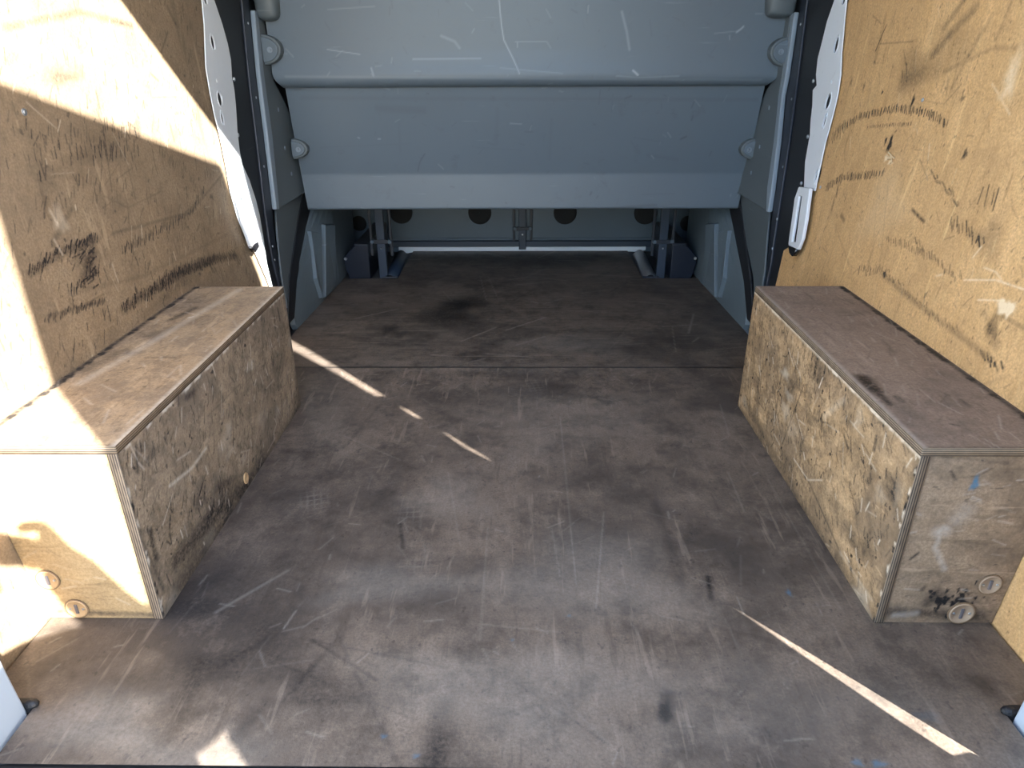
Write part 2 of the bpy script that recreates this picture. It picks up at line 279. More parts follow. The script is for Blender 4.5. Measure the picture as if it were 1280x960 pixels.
LINES_FLOOR = [([(0.394, 0.126), (0.385, 0.065)], 0.012, 0.8), ([(-0.27, 0.305), (-0.249, 0.218)], 0.008, 0.7), ([(-0.582, 0.02), (-0.479, 0.142)], 0.012, -0.32), ([(-0.463, -0.307), (-0.417, -0.191), (-0.248, -0.174)], 0.02, 0.25), ([(-0.376, -0.05), (-0.241, -0.14)], 0.006, 0.5), ([(-0.404, -0.23), (-0.332, -0.05)], 0.01, 0.3), ([(-0.125, -0.304), (-0.118, -0.189)], 0.035, 0.45), ([(0.125, 0.843), (0.121, 0.105)], 0.004, -0.25), ([(-0.067, 0.291), (-0.066, -0.048)], 0.004, -0.2), ([(0.204, 0.355), (0.155, 0.037)], 0.003, -0.3), ([(-0.181, 0.529), (-0.126, 0.232)], 0.004, -0.2), ([(0.079, 0.292), (0.089, 0.129)], 0.005, -0.2), ([(0.623, 0.925), (0.598, 0.723)], 0.005, -0.25), ([(0.543, 0.532), (0.534, 0.357)], 0.006, -0.3), ([(0.329, 0.422), (0.338, 0.095)], 0.02, 0.3), ([(0.298, 0.016), (0.462, -0.043)], 0.008, 0.25), ([(-0.069, -0.008), (0.082, -0.027)], 0.006, -0.25), ([(-0.197, 2.338), (-0.148, 1.958)], 0.006, -0.4), ([(-0.158, 2.338), (-0.099, 1.992)], 0.006, -0.4), ([(0.61, 1.618), (0.572, 1.349)], 0.006, -0.35), ([(0.677, 1.364), (0.896, 1.412)], 0.004, -0.3), ([(0.195, 2.268), (0.245, 2.137)], 0.004, -0.3), ([(-0.383, -0.05), (-0.119, -0.113)], 0.004, 0.35), ([(-0.337, -0.03), (-0.173, -0.304)], 0.006, 0.3), ([(-0.417, -0.107), (-0.161, -0.22)], 0.004, 0.25), ([(-0.057, -0.219), (0.214, -0.137)], 0.006, 0.2), ([(0.105, 0.952), (0.247, 1.135)], 0.004, 0.25), ([(0.634, 0.495), (0.628, 0.04)], 0.006, -0.18), ([(0.399, 0.769), (0.481, 0.722)], 0.03, 0.3), ([(-0.559, -0.108), (-0.551, -0.176)], 0.03, 0.3), ([(0.075, -0.171), (0.177, -0.301)], 0.005, -0.15), ([(-0.006, -0.138), (0.145, -0.261)], 0.003, 0.4), ([(-0.325, 0.126), (-0.147, 0.178)], 0.005, 0.2), ([(0.256, -0.169), (0.243, -0.216)], 0.02, 0.7), ([(-0.61, 0.718), (-0.423, 0.816)], 0.012, 0.2), ([(-0.591, -0.193), (-0.465, -0.051)], 0.01, 0.2), ([(-0.423, 0.95), (-0.48, 0.651)], 0.01, 0.25), ([(0.364, 1.01), (0.575, 1.041)], 0.012, 0.2), ([(0.345, -0.044), (0.343, -0.169)], 0.006, 0.2), ([(-0.496, 0.718), (-0.315, 0.588)], 0.008, -0.18)]
BLOBS_FLOOR = [((-0.294, 1.774), 0.12, 0.2, 0.95), ((-0.21, 1.924), 0.1, 0.12, 0.6), ((-0.614, 1.816), 0.14, 0.1, 0.45), ((-0.994, 2.272), 0.1, 0.08, 0.5), ((-0.043, 2.642), 0.5, 0.14, 0.55), ((-0.521, 1.582), 0.03, 0.05, 0.7), ((-0.465, 1.528), 0.03, 0.04, 0.6), ((-0.561, 0.088), 0.22, 0.16, 0.5), ((-0.452, -0.089), 0.12, 0.08, 0.4), ((-0.302, -0.174), 0.1, 0.06, 0.45), ((-0.406, 0.418), 0.18, 0.14, 0.3), ((-0.552, -0.126), 0.07, 0.05, 0.45), ((-0.674, -0.161), 0.06, 0.05, 0.3), ((0.592, 0.423), 0.12, 0.12, 0.35), ((0.229, 0.493), 0.2, 0.12, 0.2), ((0.382, 0.182), 0.12, 0.1, 0.3), ((0.536, -0.151), 0.2, 0.1, 0.2), ((-0.17, 0.419), 0.1, 0.1, -0.15), ((0.156, 0.129), 0.2, 0.15, -0.22), ((-0.006, -0.155), 0.25, 0.1, -0.22), ((-0.27, 0.102), 0.14, 0.06, -0.2), ((-0.693, -0.225), 0.12, 0.06, -0.3), ((-0.456, -0.294), 0.1, 0.05, -0.15), ((0.125, 0.843), 0.3, 0.2, -0.12), ((0.529, 1.349), 0.25, 0.2, 0.3), ((0.797, 1.274), 0.08, 0.15, 0.35), ((-0.024, 1.202), 0.6, 0.05, -0.1), ((0.214, 1.427), 0.2, 0.1, -0.2), ((-0.102, -0.284), 0.06, 0.05, 0.45), ((0.243, -0.201), 0.015, 0.02, 0.7), ((0.391, -0.184), 0.25, 0.1, -0.12), ((0.725, -0.149), 0.12, 0.1, 0.25), ((-0.701, 1.133), 0.12, 0.12, 0.25), ((-0.649, 0.03), 0.07, 0.03, 0.4)]  # dark patches by the left box include a painted shadow-like strip
BLUE_SPECKS = [((0.544, 0.082), 0.005, 0.01, 1.0), ((0.55, -0.291), 0.012, 0.006, 1.0), ((0.519, -0.289), 0.008, 0.006, 1.0), ((-0.207, -0.25), 0.006, 0.004, 0.8), ((-0.152, -0.284), 0.006, 0.004, 0.8), ((0.669, -0.205), 0.02, 0.01, 0.25), ((-0.007, -0.047), 0.004, 0.003, 0.7), ((0.102, 0.015), 0.004, 0.004, 0.7)]
PRINTS = [((-0.494, 0.4), 0.05, 0.055, 0.5, 0.3), ((-0.245, 0.352), 0.045, 0.05, 0.45, 0.1), ((-0.216, 0.157), 0.05, 0.04, 0.4, 0.0), ((0.051, 1.04), 0.05, 0.09, 0.35, 0.2), ((0.201, 0.094), 0.05, 0.05, 0.2, 0.1), ((-0.067, 0.843), 0.05, 0.08, 0.2, 0.0)]
LINES_BOX_LEFT_SIDE = [([(0.126, 0.219), (0.22, 0.202), (0.294, 0.207)], 0.01, -0.9), ([(0.057, 0.352), (0.041, 0.305)], 0.008, 0.7), ([(0.259, 0.346), (0.295, 0.341)], 0.014, 0.7), ([(0.261, 0.357), (0.286, 0.364)], 0.01, -0.5), ([(0.842, 0.34), (0.846, 0.303)], 0.01, 0.8), ([(0.809, 0.328), (0.801, 0.296)], 0.01, 0.7), ([(0.763, 0.092), (0.75, 0.047)], 0.006, 0.6), ([(0.031, 0.181), (0.025, 0.121)], 0.016, 0.7), ([(0.004, 0.175), (0.023, 0.047)], 0.014, 0.5), ([(0.298, 0.101), (0.469, 0.036)], 0.02, 0.4), ([(0.33, 0.266), (0.516, 0.257)], 0.004, 0.4), ([(0.086, 0.072), (0.57, -0.003)], 0.05, 0.75), ([(0.561, -0.022), (0.875, -0.004)], 0.03, 0.45)]
LINES_BOX_RIGHT_SIDE = [([(0.486, 0.272), (0.545, 0.076)], 0.004, 0.7), ([(0.567, 0.212), (0.53, 0.252)], 0.03, 0.3), ([(0.445, 0.341), (0.441, 0.313)], 0.012, 0.5), ([(0.466, 0.081), (0.371, 0.08), (0.305, 0.122)], 0.004, -0.8), ([(0.456, 0.366), (0.442, 0.356)], 0.008, 0.8), ([(0.256, 0.261), (0.23, 0.247)], 0.008, 0.6), ([(0.556, 0.366), (0.539, 0.363)], 0.008, 0.7), ([(0.868, 0.042), (0.386, 0.002), (0.011, 0.008)], 0.035, 0.5), ([(0.443, 0.124), (0.081, 0.084)], 0.03, 0.3), ([(0.741, 0.249), (0.553, 0.241)], 0.03, 0.3), ([(0.371, 0.08), (0.169, 0.032)], 0.006, 0.5), ([(0.169, 0.032), (0.024, 0.035)], 0.01, -0.3), ([(0.358, 0.254), (0.288, 0.328)], 0.02, -0.3), ([(0.12, 0.205), (0.056, 0.104)], 0.02, 0.3)]
LINES_BOX_LEFT_TOP = [([(-0.867, 0.629), (-0.846, 0.723)], 0.018, 0.7), ([(-0.863, 0.518), (-0.789, 0.659)], 0.03, 0.35), ([(-0.903, 0.32), (-0.887, 0.418)], 0.03, 0.4), ([(-0.808, 0.386), (-0.746, 0.386)], 0.006, 0.4), ([(-0.92, 0.769), (-0.855, 0.769)], 0.006, 0.4), ([(-0.83, 0.647), (-0.823, 0.653)], 0.006, -1.0), ([(-0.768, 0.825), (-0.698, 0.884)], 0.02, 0.25), ([(-0.879, 0.249), (-0.851, 0.418), (-0.79, 0.884)], 0.02, -0.3)]
LINES_BOX_RIGHT_TOP = [([(0.7, 0.283), (0.699, 0.223)], 0.028, 1.1), ([(0.699, 0.223), (0.698, 0.163)], 0.014, 0.9), ([(0.727, 0.194), (0.726, 0.174)], 0.014, 0.6), ([(0.712, 0.154), (0.722, 0.115)], 0.03, 0.25), ([(0.845, 0.181), (0.845, 0.154)], 0.008, 0.5), ([(0.77, 0.085), (0.78, 0.079)], 0.006, 0.5), ([(0.809, 0.658), (0.861, 0.664)], 0.005, 0.4), ([(0.841, 0.492), (0.833, 0.42)], 0.01, 0.3)]
LINES_BOX_RIGHT_END = [([(0.781, 0.073), (0.8, 0.054)], 0.02, 0.6), ([(0.772, 0.048), (0.789, 0.067)], 0.02, 0.6), ([(0.831, 0.058), (0.846, 0.048)], 0.012, 1.1), ([(0.835, 0.067), (0.846, 0.035)], 0.008, 1.1), ([(0.841, 0.077), (0.847, 0.069)], 0.006, 0.7), ([(0.752, 0.08), (0.755, 0.086)], 0.008, 0.6), ([(0.735, 0.335), (0.745, 0.319)], 0.006, 0.6), ([(0.711, 0.15), (0.722, 0.164)], 0.005, 0.7), ([(0.753, 0.22), (0.75, 0.176), (0.781, 0.128)], 0.01, -0.6), ([(0.747, 0.21), (0.758, 0.213)], 0.022, -0.7), ([(0.783, 0.254), (0.774, 0.237)], 0.03, -0.4), ([(0.695, 0.028), (0.891, 0.016)], 0.02, 0.6), ([(0.712, 0.018), (0.756, 0.023)], 0.012, -0.6), ([(0.787, 0.185), (0.832, 0.177)], 0.02, 0.3), ([(0.7, 0.366), (0.823, 0.351)], 0.006, 0.3)]
LINES_BOX_LEFT_END = [([(-0.894, 0.016), (-0.68, 0.008)], 0.012, 0.6), ([(-0.912, 0.159), (-0.853, 0.159)], 0.006, 0.2)]
BLUE_BOX = [((0.781, 0.311), 0.006, 0.016, 1.0)]
BULK_UPPER = [([(-0.084, 1.163), (-0.079, 1.087), (-0.071, 1.035), (-0.039, 0.976), (-0.013, 0.922)], 0.005, -0.9), ([(-0.418, 0.973), (-0.16, 0.974)], 0.006, -0.55), ([(0.368, 1.123), (0.389, 1.059), (0.402, 1.001)], 0.012, -0.4), ([(0.418, 0.931), (0.44, 0.915)], 0.008, -1.2), ([(0.798, 1.056), (0.814, 1.067), (0.821, 1.074)], 0.008, -0.9), ([(0.717, 1.052), (0.797, 1.059)], 0.005, -0.3), ([(-0.741, 1.007), (-0.619, 0.99)], 0.005, -0.5), ([(-0.305, 1.049), (-0.256, 1.031), (-0.239, 1.009)], 0.012, -0.35), ([(-0.579, 0.944), (-0.572, 0.917)], 0.008, -0.5), ([(0.36, 0.912), (0.449, 0.906), (0.598, 0.911)], 0.008, -0.35), ([(-0.027, 1.029), (0.09, 1.029), (0.105, 1.008)], 0.004, -0.3), ([(-0.74, 0.972), (-0.698, 0.945)], 0.004, 0.3), ([(0.473, 1.097), (0.483, 1.045)], 0.006, 0.3), ([(0.181, 1.132), (0.204, 1.121)], 0.006, 0.5), ([(-0.72, 1.137), (-0.545, 1.146)], 0.005, -0.25), ([(-0.087, 0.942), (0.151, 0.922)], 0.005, -0.3), ([(-0.912, 0.916), (0.926, 0.896)], 0.012, -0.22)]  # last, full-width pale line paints a highlight along the lip
BULK_LOWER = [([(-0.448, 0.557), (-0.436, 0.594), (-0.411, 0.628)], 0.006, 0.8), ([(0.319, 0.863), (0.319, 0.812)], 0.006, 0.5), ([(0.372, 0.846), (0.373, 0.783)], 0.005, 0.3), ([(0.422, 0.832), (0.447, 0.84)], 0.01, 0.8), ([(0.707, 0.822), (0.7, 0.799)], 0.008, 0.7), ([(0.71, 0.767), (0.708, 0.752)], 0.008, 0.7), ([(0.675, 0.681), (0.696, 0.69)], 0.009, 1.0), ([(0.476, 0.688), (0.604, 0.669)], 0.004, 0.25), ([(-0.384, 0.855), (-0.378, 0.852)], 0.006, 0.8), ([(0.316, 0.472), (0.313, 0.462)], 0.01, 0.8), ([(0.346, 0.456), (0.343, 0.45)], 0.008, 0.6), ([(0.348, 0.404), (0.496, 0.414), (0.61, 0.42)], 0.012, 0.6), ([(-0.308, 0.496), (-0.292, 0.493)], 0.008, 0.6), ([(-0.064, 0.431), (-0.06, 0.428)], 0.008, 0.8), ([(0.303, 0.739), (0.31, 0.736)], 0.008, 0.5), ([(0.018, 0.711), (0.049, 0.71)], 0.008, 0.4), ([(-0.045, 0.743), (0.002, 0.74)], 0.006, -0.4), ([(-0.69, 0.692), (-0.684, 0.689)], 0.006, -0.6), ([(-0.605, 0.686), (-0.595, 0.686)], 0.006, -0.6), ([(-0.097, 0.799), (-0.103, 0.666)], 0.02, 0.15), ([(0.127, 0.755), (0.124, 0.604)], 0.015, 0.15), ([(-0.51, 0.757), (-0.516, 0.637)], 0.012, 0.15), ([(-0.861, 0.654), (-0.475, 0.667)], 0.006, 0.15), ([(-0.189, 0.651), (0.002, 0.641)], 0.006, 0.2), ([(0.813, 0.632), (0.809, 0.617)], 0.008, 0.5), ([(0.541, 0.462), (0.687, 0.465)], 0.006, 0.3), ([(-0.591, 0.801), (-0.404, 0.792)], 0.035, 0.3), ([(0.545, 0.618), (0.674, 0.602)], 0.02, 0.2), ([(-0.899, 0.84), (0.958, 0.826)], 0.02, 0.25)]  # last, full-width dark band paints the shade under the lip


class Field:
    """mark strengths on a regular grid of a surface"""
    def __init__(s, u0, u1, v0, v1, step):
        s.nu = max(2, int(round((u1-u0)/step))+1); s.nv = max(2, int(round((v1-v0)/step))+1)
        s.u = np.linspace(u0, u1, s.nu); s.v = np.linspace(v0, v1, s.nv)
        s.dark = np.zeros((s.nu, s.nv), np.float32); s.pale = s.dark.copy(); s.blue = s.dark.copy()
    def win(s, a, b, c, d):
        i0, i1 = np.searchsorted(s.u, a), np.searchsorted(s.u, b); j0, j1 = np.searchsorted(s.v, c), np.searchsorted(s.v, d)
        if i1 <= i0 or j1 <= j0: return None
        return slice(i0, i1), slice(j0, j1), s.u[i0:i1, None], s.v[None, j0:j1]
    def seg(s, p, q, wd, st, arr=None):
        r = s.win(min(p[0], q[0])-wd, max(p[0], q[0])+wd, min(p[1], q[1])-wd, max(p[1], q[1])+wd)
        if r is None: return
        I, J, U, V = r; dx, dy = q[0]-p[0], q[1]-p[1]; L2 = dx*dx+dy*dy+1e-12
        t = np.clip(((U-p[0])*dx+(V-p[1])*dy)/L2, 0, 1)
        d = np.sqrt((U-p[0]-t*dx)**2+(V-p[1]-t*dy)**2)
        k = np.clip(1-d/wd, 0, 1); k = k*k*(3-2*k)*abs(st)
        A = (s.pale if st < 0 else s.dark) if arr is None else arr
        A[I, J] = np.maximum(A[I, J], k)
    def line(s, pts, wd, st):
        wd = max(wd, .0035)
        for p, q in zip(pts, pts[1:]): s.seg(p, q, wd, st)
    def blob(s, c, ru, rv, st, arr=None):
        r = s.win(c[0]-1.6*ru, c[0]+1.6*ru, c[1]-1.6*rv, c[1]+1.6*rv)
        if r is None: return
        I, J, U, V = r; a = np.arctan2((V-c[1])/rv, (U-c[0])/ru); ph = random.random()*6
        d = np.sqrt(((U-c[0])/ru)**2+((V-c[1])/rv)**2)*(1+.18*np.sin(3*a+ph)+.12*np.sin(5*a+2*ph))
        k = np.clip((1.35-d)/1.0, 0, 1); k = k*k*(3-2*k)*abs(st)
        A = (s.pale if st < 0 else s.dark) if arr is None else arr
        A[I, J] = np.minimum(A[I, J]+k, 1.2)
    def ticks(s, pts, ln, sp, tilt, st, spread):
        for p, q in zip(pts, pts[1:]):
            D = math.hypot(q[0]-p[0], q[1]-p[1]); n = max(1, int(D/sp))
            for i in range(n):
                t = (i+random.random()*.8)/n
                c = (p[0]+(q[0]-p[0])*t, p[1]+(q[1]-p[1])*t+random.gauss(0, spread*.4))
                a = math.radians(tilt+random.gauss(0, 9)); h = ln*random.uniform(.25, .6)
                s.seg((c[0]-math.cos(a)*h, c[1]-math.sin(a)*h), (c[0]+math.cos(a)*h, c[1]+math.sin(a)*h), .0034, st*random.uniform(.6, 1.15))
    def scatter(s, n, ln, ang, st, wd=.0032, pale=.15):
        for _ in range(n):
            c = (random.uniform(s.u[0], s.u[-1]), random.uniform(s.v[0], s.v[-1]))
            a = math.radians(random.gauss(*ang)); h = ln*random.uniform(.1, .6)
            k = st*random.uniform(.3, 1.)
            s.seg((c[0]-math.cos(a)*h, c[1]-math.sin(a)*h), (c[0]+math.cos(a)*h, c[1]+math.sin(a)*h), wd, -k if random.random() < pale else k)
    def prints(s, c, ru, rv, st, rot):
        r = s.win(c[0]-ru, c[0]+ru, c[1]-rv, c[1]+rv)
        if r is None: return
        I, J, U, V = r; x = (U-c[0])*math.cos(rot)+(V-c[1])*math.sin(rot); y = -(U-c[0])*math.sin(rot)+(V-c[1])*math.cos(rot)
        e = np.clip(1.1-np.sqrt((x/ru)**2+(y/rv)**2), 0, 1)
        k = np.maximum(np.cos(x*2*math.pi/.016), np.cos(y*2*math.pi/.02)); k = np.clip((k-.6)/.4, 0, 1)*e*st
        s.pale[I, J] = np.maximum(s.pale[I, J], k)

def panel(name, F, fn, nrm, thick, mats, parent, keep=None, back=True):
    """board whose visible face is a fine grid carrying the marks of field F, with real edges and a back"""
    U, V = np.meshgrid(F.u, F.v, indexing='ij')
    P = np.asarray(fn(U.ravel(), V.ravel()), dtype=np.float64).T.reshape(F.nu, F.nv, 3)
    n = np.array(nrm, float)
    flip = np.dot(np.cross(P[1, 0]-P[0, 0], P[0, 1]-P[0, 0]), n) < 0
    idx = np.arange(F.nu*F.nv).reshape(F.nu, F.nv)
    q = np.stack([idx[:-1, :-1], idx[1:, :-1], idx[1:, 1:], idx[:-1, 1:]], -1).reshape(-1, 4)
    if keep is not None:
        cu = ((U[:-1, :-1]+U[1:, 1:])/2).ravel(); cv = ((V[:-1, :-1]+V[1:, 1:])/2).ravel()
        q = q[keep(cu, cv)]
    loop = np.concatenate([idx[:, 0], idx[-1, 1:], idx[-2::-1, -1], idx[0, -2:0:-1]])
    nb = len(loop); base = F.nu*F.nv
    B = P.reshape(-1, 3)[loop]
    verts = np.concatenate([P.reshape(-1, 3), B, B-n*thick])       # own verts for the edge so it stays crisp
    a = base+np.arange(nb); b = base+nb+np.arange(nb)
    sk = np.stack([a, b, np.roll(b, -1), np.roll(a, -1)], -1)
    if flip: q = q[:, ::-1]; sk = sk[:, ::-1]
    faces = np.concatenate([q, sk]) if keep is None else q
    o_ = np.array(origin_of(parent)); verts = verts-o_
    me = bpy.data.meshes.new(name)
    nf = len(faces); loops = faces.ravel().astype(np.int32)
    starts = np.arange(nf, dtype=np.int32)*4; tot = np.full(nf, 4, np.int32); mi = np.zeros(nf, np.int32)
    if keep is None: mi[len(q):] = 1
    if back and keep is None:
        bl = (b if not flip else b[::-1]).astype(np.int32)
        bl = bl[::-1]
        starts = np.append(starts, nf*4).astype(np.int32); tot = np.append(tot, nb).astype(np.int32); mi = np.append(mi, 1).astype(np.int32)
        loops = np.concatenate([loops, bl]); nf += 1
    me.vertices.add(len(verts)); me.vertices.foreach_set('co', verts.astype(np.float32).ravel())
    me.loops.add(len(loops)); me.loops.foreach_set('vertex_index', loops)
    me.polygons.add(nf); me.polygons.foreach_set('loop_start', starts); me.polygons.foreach_set('material_index', mi)
    me.update(calc_edges=True)
    for nm, arr in (('mark_dark', F.dark), ('mark_pale', F.pale), ('mark_blue', F.blue)):
        at = me.attributes.new(nm, 'FLOAT', 'POINT')
        fl = arr.ravel(); at.data.foreach_set('value', np.concatenate([fl, fl[loop], fl[loop]*0]).astype(np.float32))
    for mt in mats: me.materials.append(mt)
    o = bpy.data.objects.new(name, me); reg(o, parent, o_)
    return o

ZT = [0, .38, .9, 1.15, 2.2]; XTL = [.898, .935, .955, .96, .93]; XTR = [.898, .925, .982, .992, .94]
def wx(side, z): return side*np.interp(z, ZT, XTL if side < 0 else XTR)

def wallplate(name, side, outline, holes, inset, thick, mat, parent, bevel=0.0, tilt=None):
    """flat pressing lying along the side wall: outline and holes in (y,z); inset = how far its face stands off the wall surface"""
    cu = bpy.data.curves.new(name, 'CURVE'); cu.dimensions = '2D'; cu.fill_mode = 'BOTH'; cu.extrude = thick/2
    for pts in [outline]+list(holes):
        sp = cu.splines.new('POLY'); sp.points.add(len(pts)-1); sp.use_cyclic_u = True
        for p_, (y, z) in zip(sp.points, pts): p_.co = (y, z, 0, 1)
    tmp = bpy.data.objects.new('tmp', cu); COL.objects.link(tmp)
    me = bpy.data.meshes.new_from_object(tmp); bpy.data.objects.remove(tmp)
    o_ = origin_of(parent)
    for v in me.vertices:
        y, z, k = v.co
        ins = inset + (tilt(y, z) if tilt else 0)
        v.co = Vector((wx(side, z)-side*(ins-thick/2+k), y, z)) - o_
    bm = bmesh.new(); bm.from_mesh(me); bmesh.ops.remove_doubles(bm, verts=bm.verts[:], dist=1e-5)
    bmesh.ops.recalc_face_normals(bm, faces=bm.faces[:]); bm.to_mesh(me); bm.free()
    me.name = name; me.materials.clear(); me.materials.append(mat)
    o = bpy.data.objects.new(name, me); reg(o, parent, o_)
    if bevel:
        md = o.modifiers.new('bevel', 'BEVEL'); md.width = bevel; md.segments = 2; md.limit_method = 'ANGLE'; md.angle_limit = math.radians(50)
    return o
def ell(cy, cz, ry, rz, n=14, rot=0):
    c, s_ = math.cos(rot), math.sin(rot)
    return [(cy+c*ry*math.cos(2*math.pi*i/n)-s_*rz*math.sin(2*math.pi*i/n), cz+s_*ry*math.cos(2*math.pi*i/n)+c*rz*math.sin(2*math.pi*i/n)) for i in range(n)]
def dense(pts, step=.06):
    out = []
    for p, q in zip(pts, pts[1:]+pts[:1]):
        n = max(1, int(math.hypot(q[0]-p[0], q[1]-p[1])/step))
        out += [(p[0]+(q[0]-p[0])*i/n, p[1]+(q[1]-p[1])*i/n) for i in range(n)]
    return out

# shared screw head (axis +X)
mb = MB(); mb.cyl((-.002, 0, 0), (.0015, 0, 0), .007, .006, 14); mb.cyl((.0012, 0, 0), (.0028, 0, 0), .0045, .003, 10)
bmesh.ops.recalc_face_normals(mb.bm, faces=mb.bm.faces[:])
SCREW = bpy.data.meshes.new('screw'); mb.bm.to_mesh(SCREW); mb.bm.free(); SCREW.materials.append(M['screw'])
def wall_screw(side, y, z, inset, parent, scale=1.0, name='screw'):
    o = place(name, SCREW, (wx(side, z)-side*inset, y, z), parent, (0, 0, math.pi if side > 0 else 0)); o.scale = (scale,)*3; return o

# ================================================================== STRUCTURE
# ground outside
mb = MB(); mb.box(-9, 9, -12, 9, -.75, -.65)
props(mb.build('ground', M['ground']), kind='structure')

# floor: steel pan with two plywood sheets on it
mb = MB(); mb.box(-1.03, 1.03, -.34, 3.0, -.06, -.0135)
FLOOR = props(mb.build('floor', M['under']), kind='structure')
near = Field(-.893, .893, -.303, 1.2055, .003)
far = Field(-.885, .885, 1.2085, 2.842, .0055)
for FF in (near, far):
    for p_, wd, st in LINES_FLOOR: FF.line(p_, wd*(.6 if st < 0 else 1.), st*(.6 if st < 0 else 1.))
    for c, ru, rv, st in BLOBS_FLOOR: FF.blob(c, ru, rv, st*.75)
    for c, ru, rv, st in BLUE_SPECKS: FF.blob(c, ru, rv, st*.6, FF.blue)
    for c, ru, rv, st, ro in PRINTS: FF.prints(c, ru, rv, st*.45, ro)
near.scatter(300, .10, (80, 35), .13, .0034, .25); near.scatter(600, .04, (20, 60), .3, .0034, .25)
far.scatter(160, .2, (10, 30), .35, .007, .3)
# the rubbed edge of the seam between the sheets
near.seg((-.89, 1.2055), (.89, 1.2055), .007, .8); far.seg((-.89, 1.2085), (.89, 1.2085), .010, .8)
fz = lambda u, v: (u, v, 0*u)
panel('floor_panel', near, fz, (0, 0, 1), .0135, [M['floor'], M['edge_z']], FLOOR, keep=lambda u, v: ~((np.abs(u) > .796) & (v < -.192)))
panel('floor_panel', far, fz, (0, 0, 1), .0135, [M['floor_far'], M['edge_z']], FLOOR, keep=lambda u, v: ~((np.abs(u) > .60) & (v > 2.30)))
mb = MB(); mb.box(-.80, .80, -.335, -.3045, -.0132, -.002, .003)
mb.build('sill_strip', M['rubber'], FLOOR)
for s in (-1, 1):
    mb = MB(); mb.box(s*.875, s*.915, 1.25, 2.29, -.0132, -.004, .002) if s > 0 else mb.box(-.915, -.887, 1.25, 2.29, -.0132, -.006, .002)
    mb.build('floor_edging', M['strip'] if s > 0 else M['rubber'], FLOOR)

# side walls: plywood lining, steel skin behind it
WALL = {}
for s, nm, TK, LN, BL in ((-1, 'wall_left', TICKS_LEFT, LINES_LEFT, BLOBS_LEFT), (1, 'wall_right', TICKS_RIGHT, LINES_RIGHT, BLOBS_RIGHT)):
    FW = Field(-.19, 1.455, -.010, 1.19, .0024)
    for tk in TK: FW.ticks(*tk[:4], tk[4]*1.25, tk[5])
    for p_, wd, st in LN: FW.line(p_, wd*(1. if st > 0 else .75), st*(1. if st > 0 else .8))
    for c, ru, rv, st in BL: FW.blob(c, ru, rv, st)
    if s < 0:
        FW.scatter(1300, .03, (72, 16), .75, .0028, .05); FW.scatter(200, .08, (30, 30), .35, .0025, .15)
    else:
        FW.scatter(600, .03, (65, 35), .45, .0026, .12); FW.scatter(160, .14, (80, 15), .2, .0025, .35)
    def fn(u, v, s=s):
        ye = np.interp(v, (0, .36, .42, .58, .80, 1.2), (1.455, 1.455, 1.395, 1.40, 1.40, 1.40) if s < 0 else (1.402, 1.402, 1.30, 1.33, 1.40, 1.42))
        k = np.clip((u-.9)/(1.455-.9), 0, 1); y = u*(1-k)+(ye-1.455+u)*k
        return wx(s, v), y, v
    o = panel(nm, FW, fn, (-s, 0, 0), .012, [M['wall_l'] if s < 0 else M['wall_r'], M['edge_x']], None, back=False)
    props(o, kind='structure'); WALL[s] = o
    # plywood above the picture, the skin, a dark sheet added to keep gaps dark
    mb = MB(); rows = [[(float(wx(s, z)), y, z) for y in (-.19, 1.40)] for z in (1.1905, 1.5, 1.8, 2.145)]
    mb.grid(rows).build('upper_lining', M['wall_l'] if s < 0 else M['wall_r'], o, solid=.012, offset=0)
    mb = MB(); mb.box(s*1.020, s*1.030, -.384, 3.0, -.3, 2.2); props(mb.build('wall_outer_'+('left' if s < 0 else 'right'), M['white_d']), kind='structure')
    mb = MB(); mb.box(s*1.008, s*1.018, 1.30, 2.9, -.0135, 2.14); props(mb.build('wall_backing_'+('left' if s < 0 else 'right'), M['under']), kind='structure')  # dark sheet added so gaps in the trim stay dark

# ceiling and the metal wall in front of the load space
mb = MB(); mb.box(-1.03, 1.03, -.384, 3.0, 2.148, 2.21)
props(mb.build('ceiling', M['ceiling']), kind='structure')
mb = MB(); mb.box(-1.007, 1.007, 2.875, 2.90, -.0135, 2.145)
KICK = props(mb.build('wall_front', M['kick']), kind='structure')
mb = MB(); mb.box(-.80, .80, 2.846, 2.8745, .018, .052, .004); mb.build('rail', M['bluegrey'], KICK)
# white sealant strip, with a ragged lower edge
mb = MB(); pts = [(-.68, 2.838, .022), (.70, 2.838, .022)]
low = [(.70, 2.838, .004), (.66, 2.838, -.008)] + [(x, 2.838, -.005+.003*math.sin(x*31)+.002*math.sin(x*77)) for x in np.linspace(.62, -.6, 28)] + [(-.63, 2.838, -.012), (-.66, 2.838, -.010), (-.68, 2.838, .0)]
mb.prism(pts+low, (0, .007, 0)); mb.build('sealant_strip', M['white_strip'], KICK)
for x0, x1 in ((-.735, -.03), (.055, .755)):       # raised fields between the posts
    mb = MB(); mb.box(x0, x1, 2.862, 2.8745, .066, .55, .005); mb.build('pressed_field', M['kick'], KICK)
for x0, x1 in ((-.96, -.83), (.85, .97)):
    mb = MB(); mb.box(x0, x1, 2.862, 2.8745, .066, .55, .005); mb.build('pressed_field', M['kick'], KICK)
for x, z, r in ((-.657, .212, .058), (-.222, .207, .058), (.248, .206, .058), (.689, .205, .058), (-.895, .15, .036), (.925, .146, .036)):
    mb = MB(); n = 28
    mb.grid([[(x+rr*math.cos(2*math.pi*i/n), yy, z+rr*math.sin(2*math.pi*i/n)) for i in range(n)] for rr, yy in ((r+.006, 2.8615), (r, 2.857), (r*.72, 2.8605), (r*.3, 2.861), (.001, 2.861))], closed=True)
    mb.build('recess_shade_disc', M['cavity'], KICK, smooth=True)  # dark disc stands for the shaded hollow of a round recess

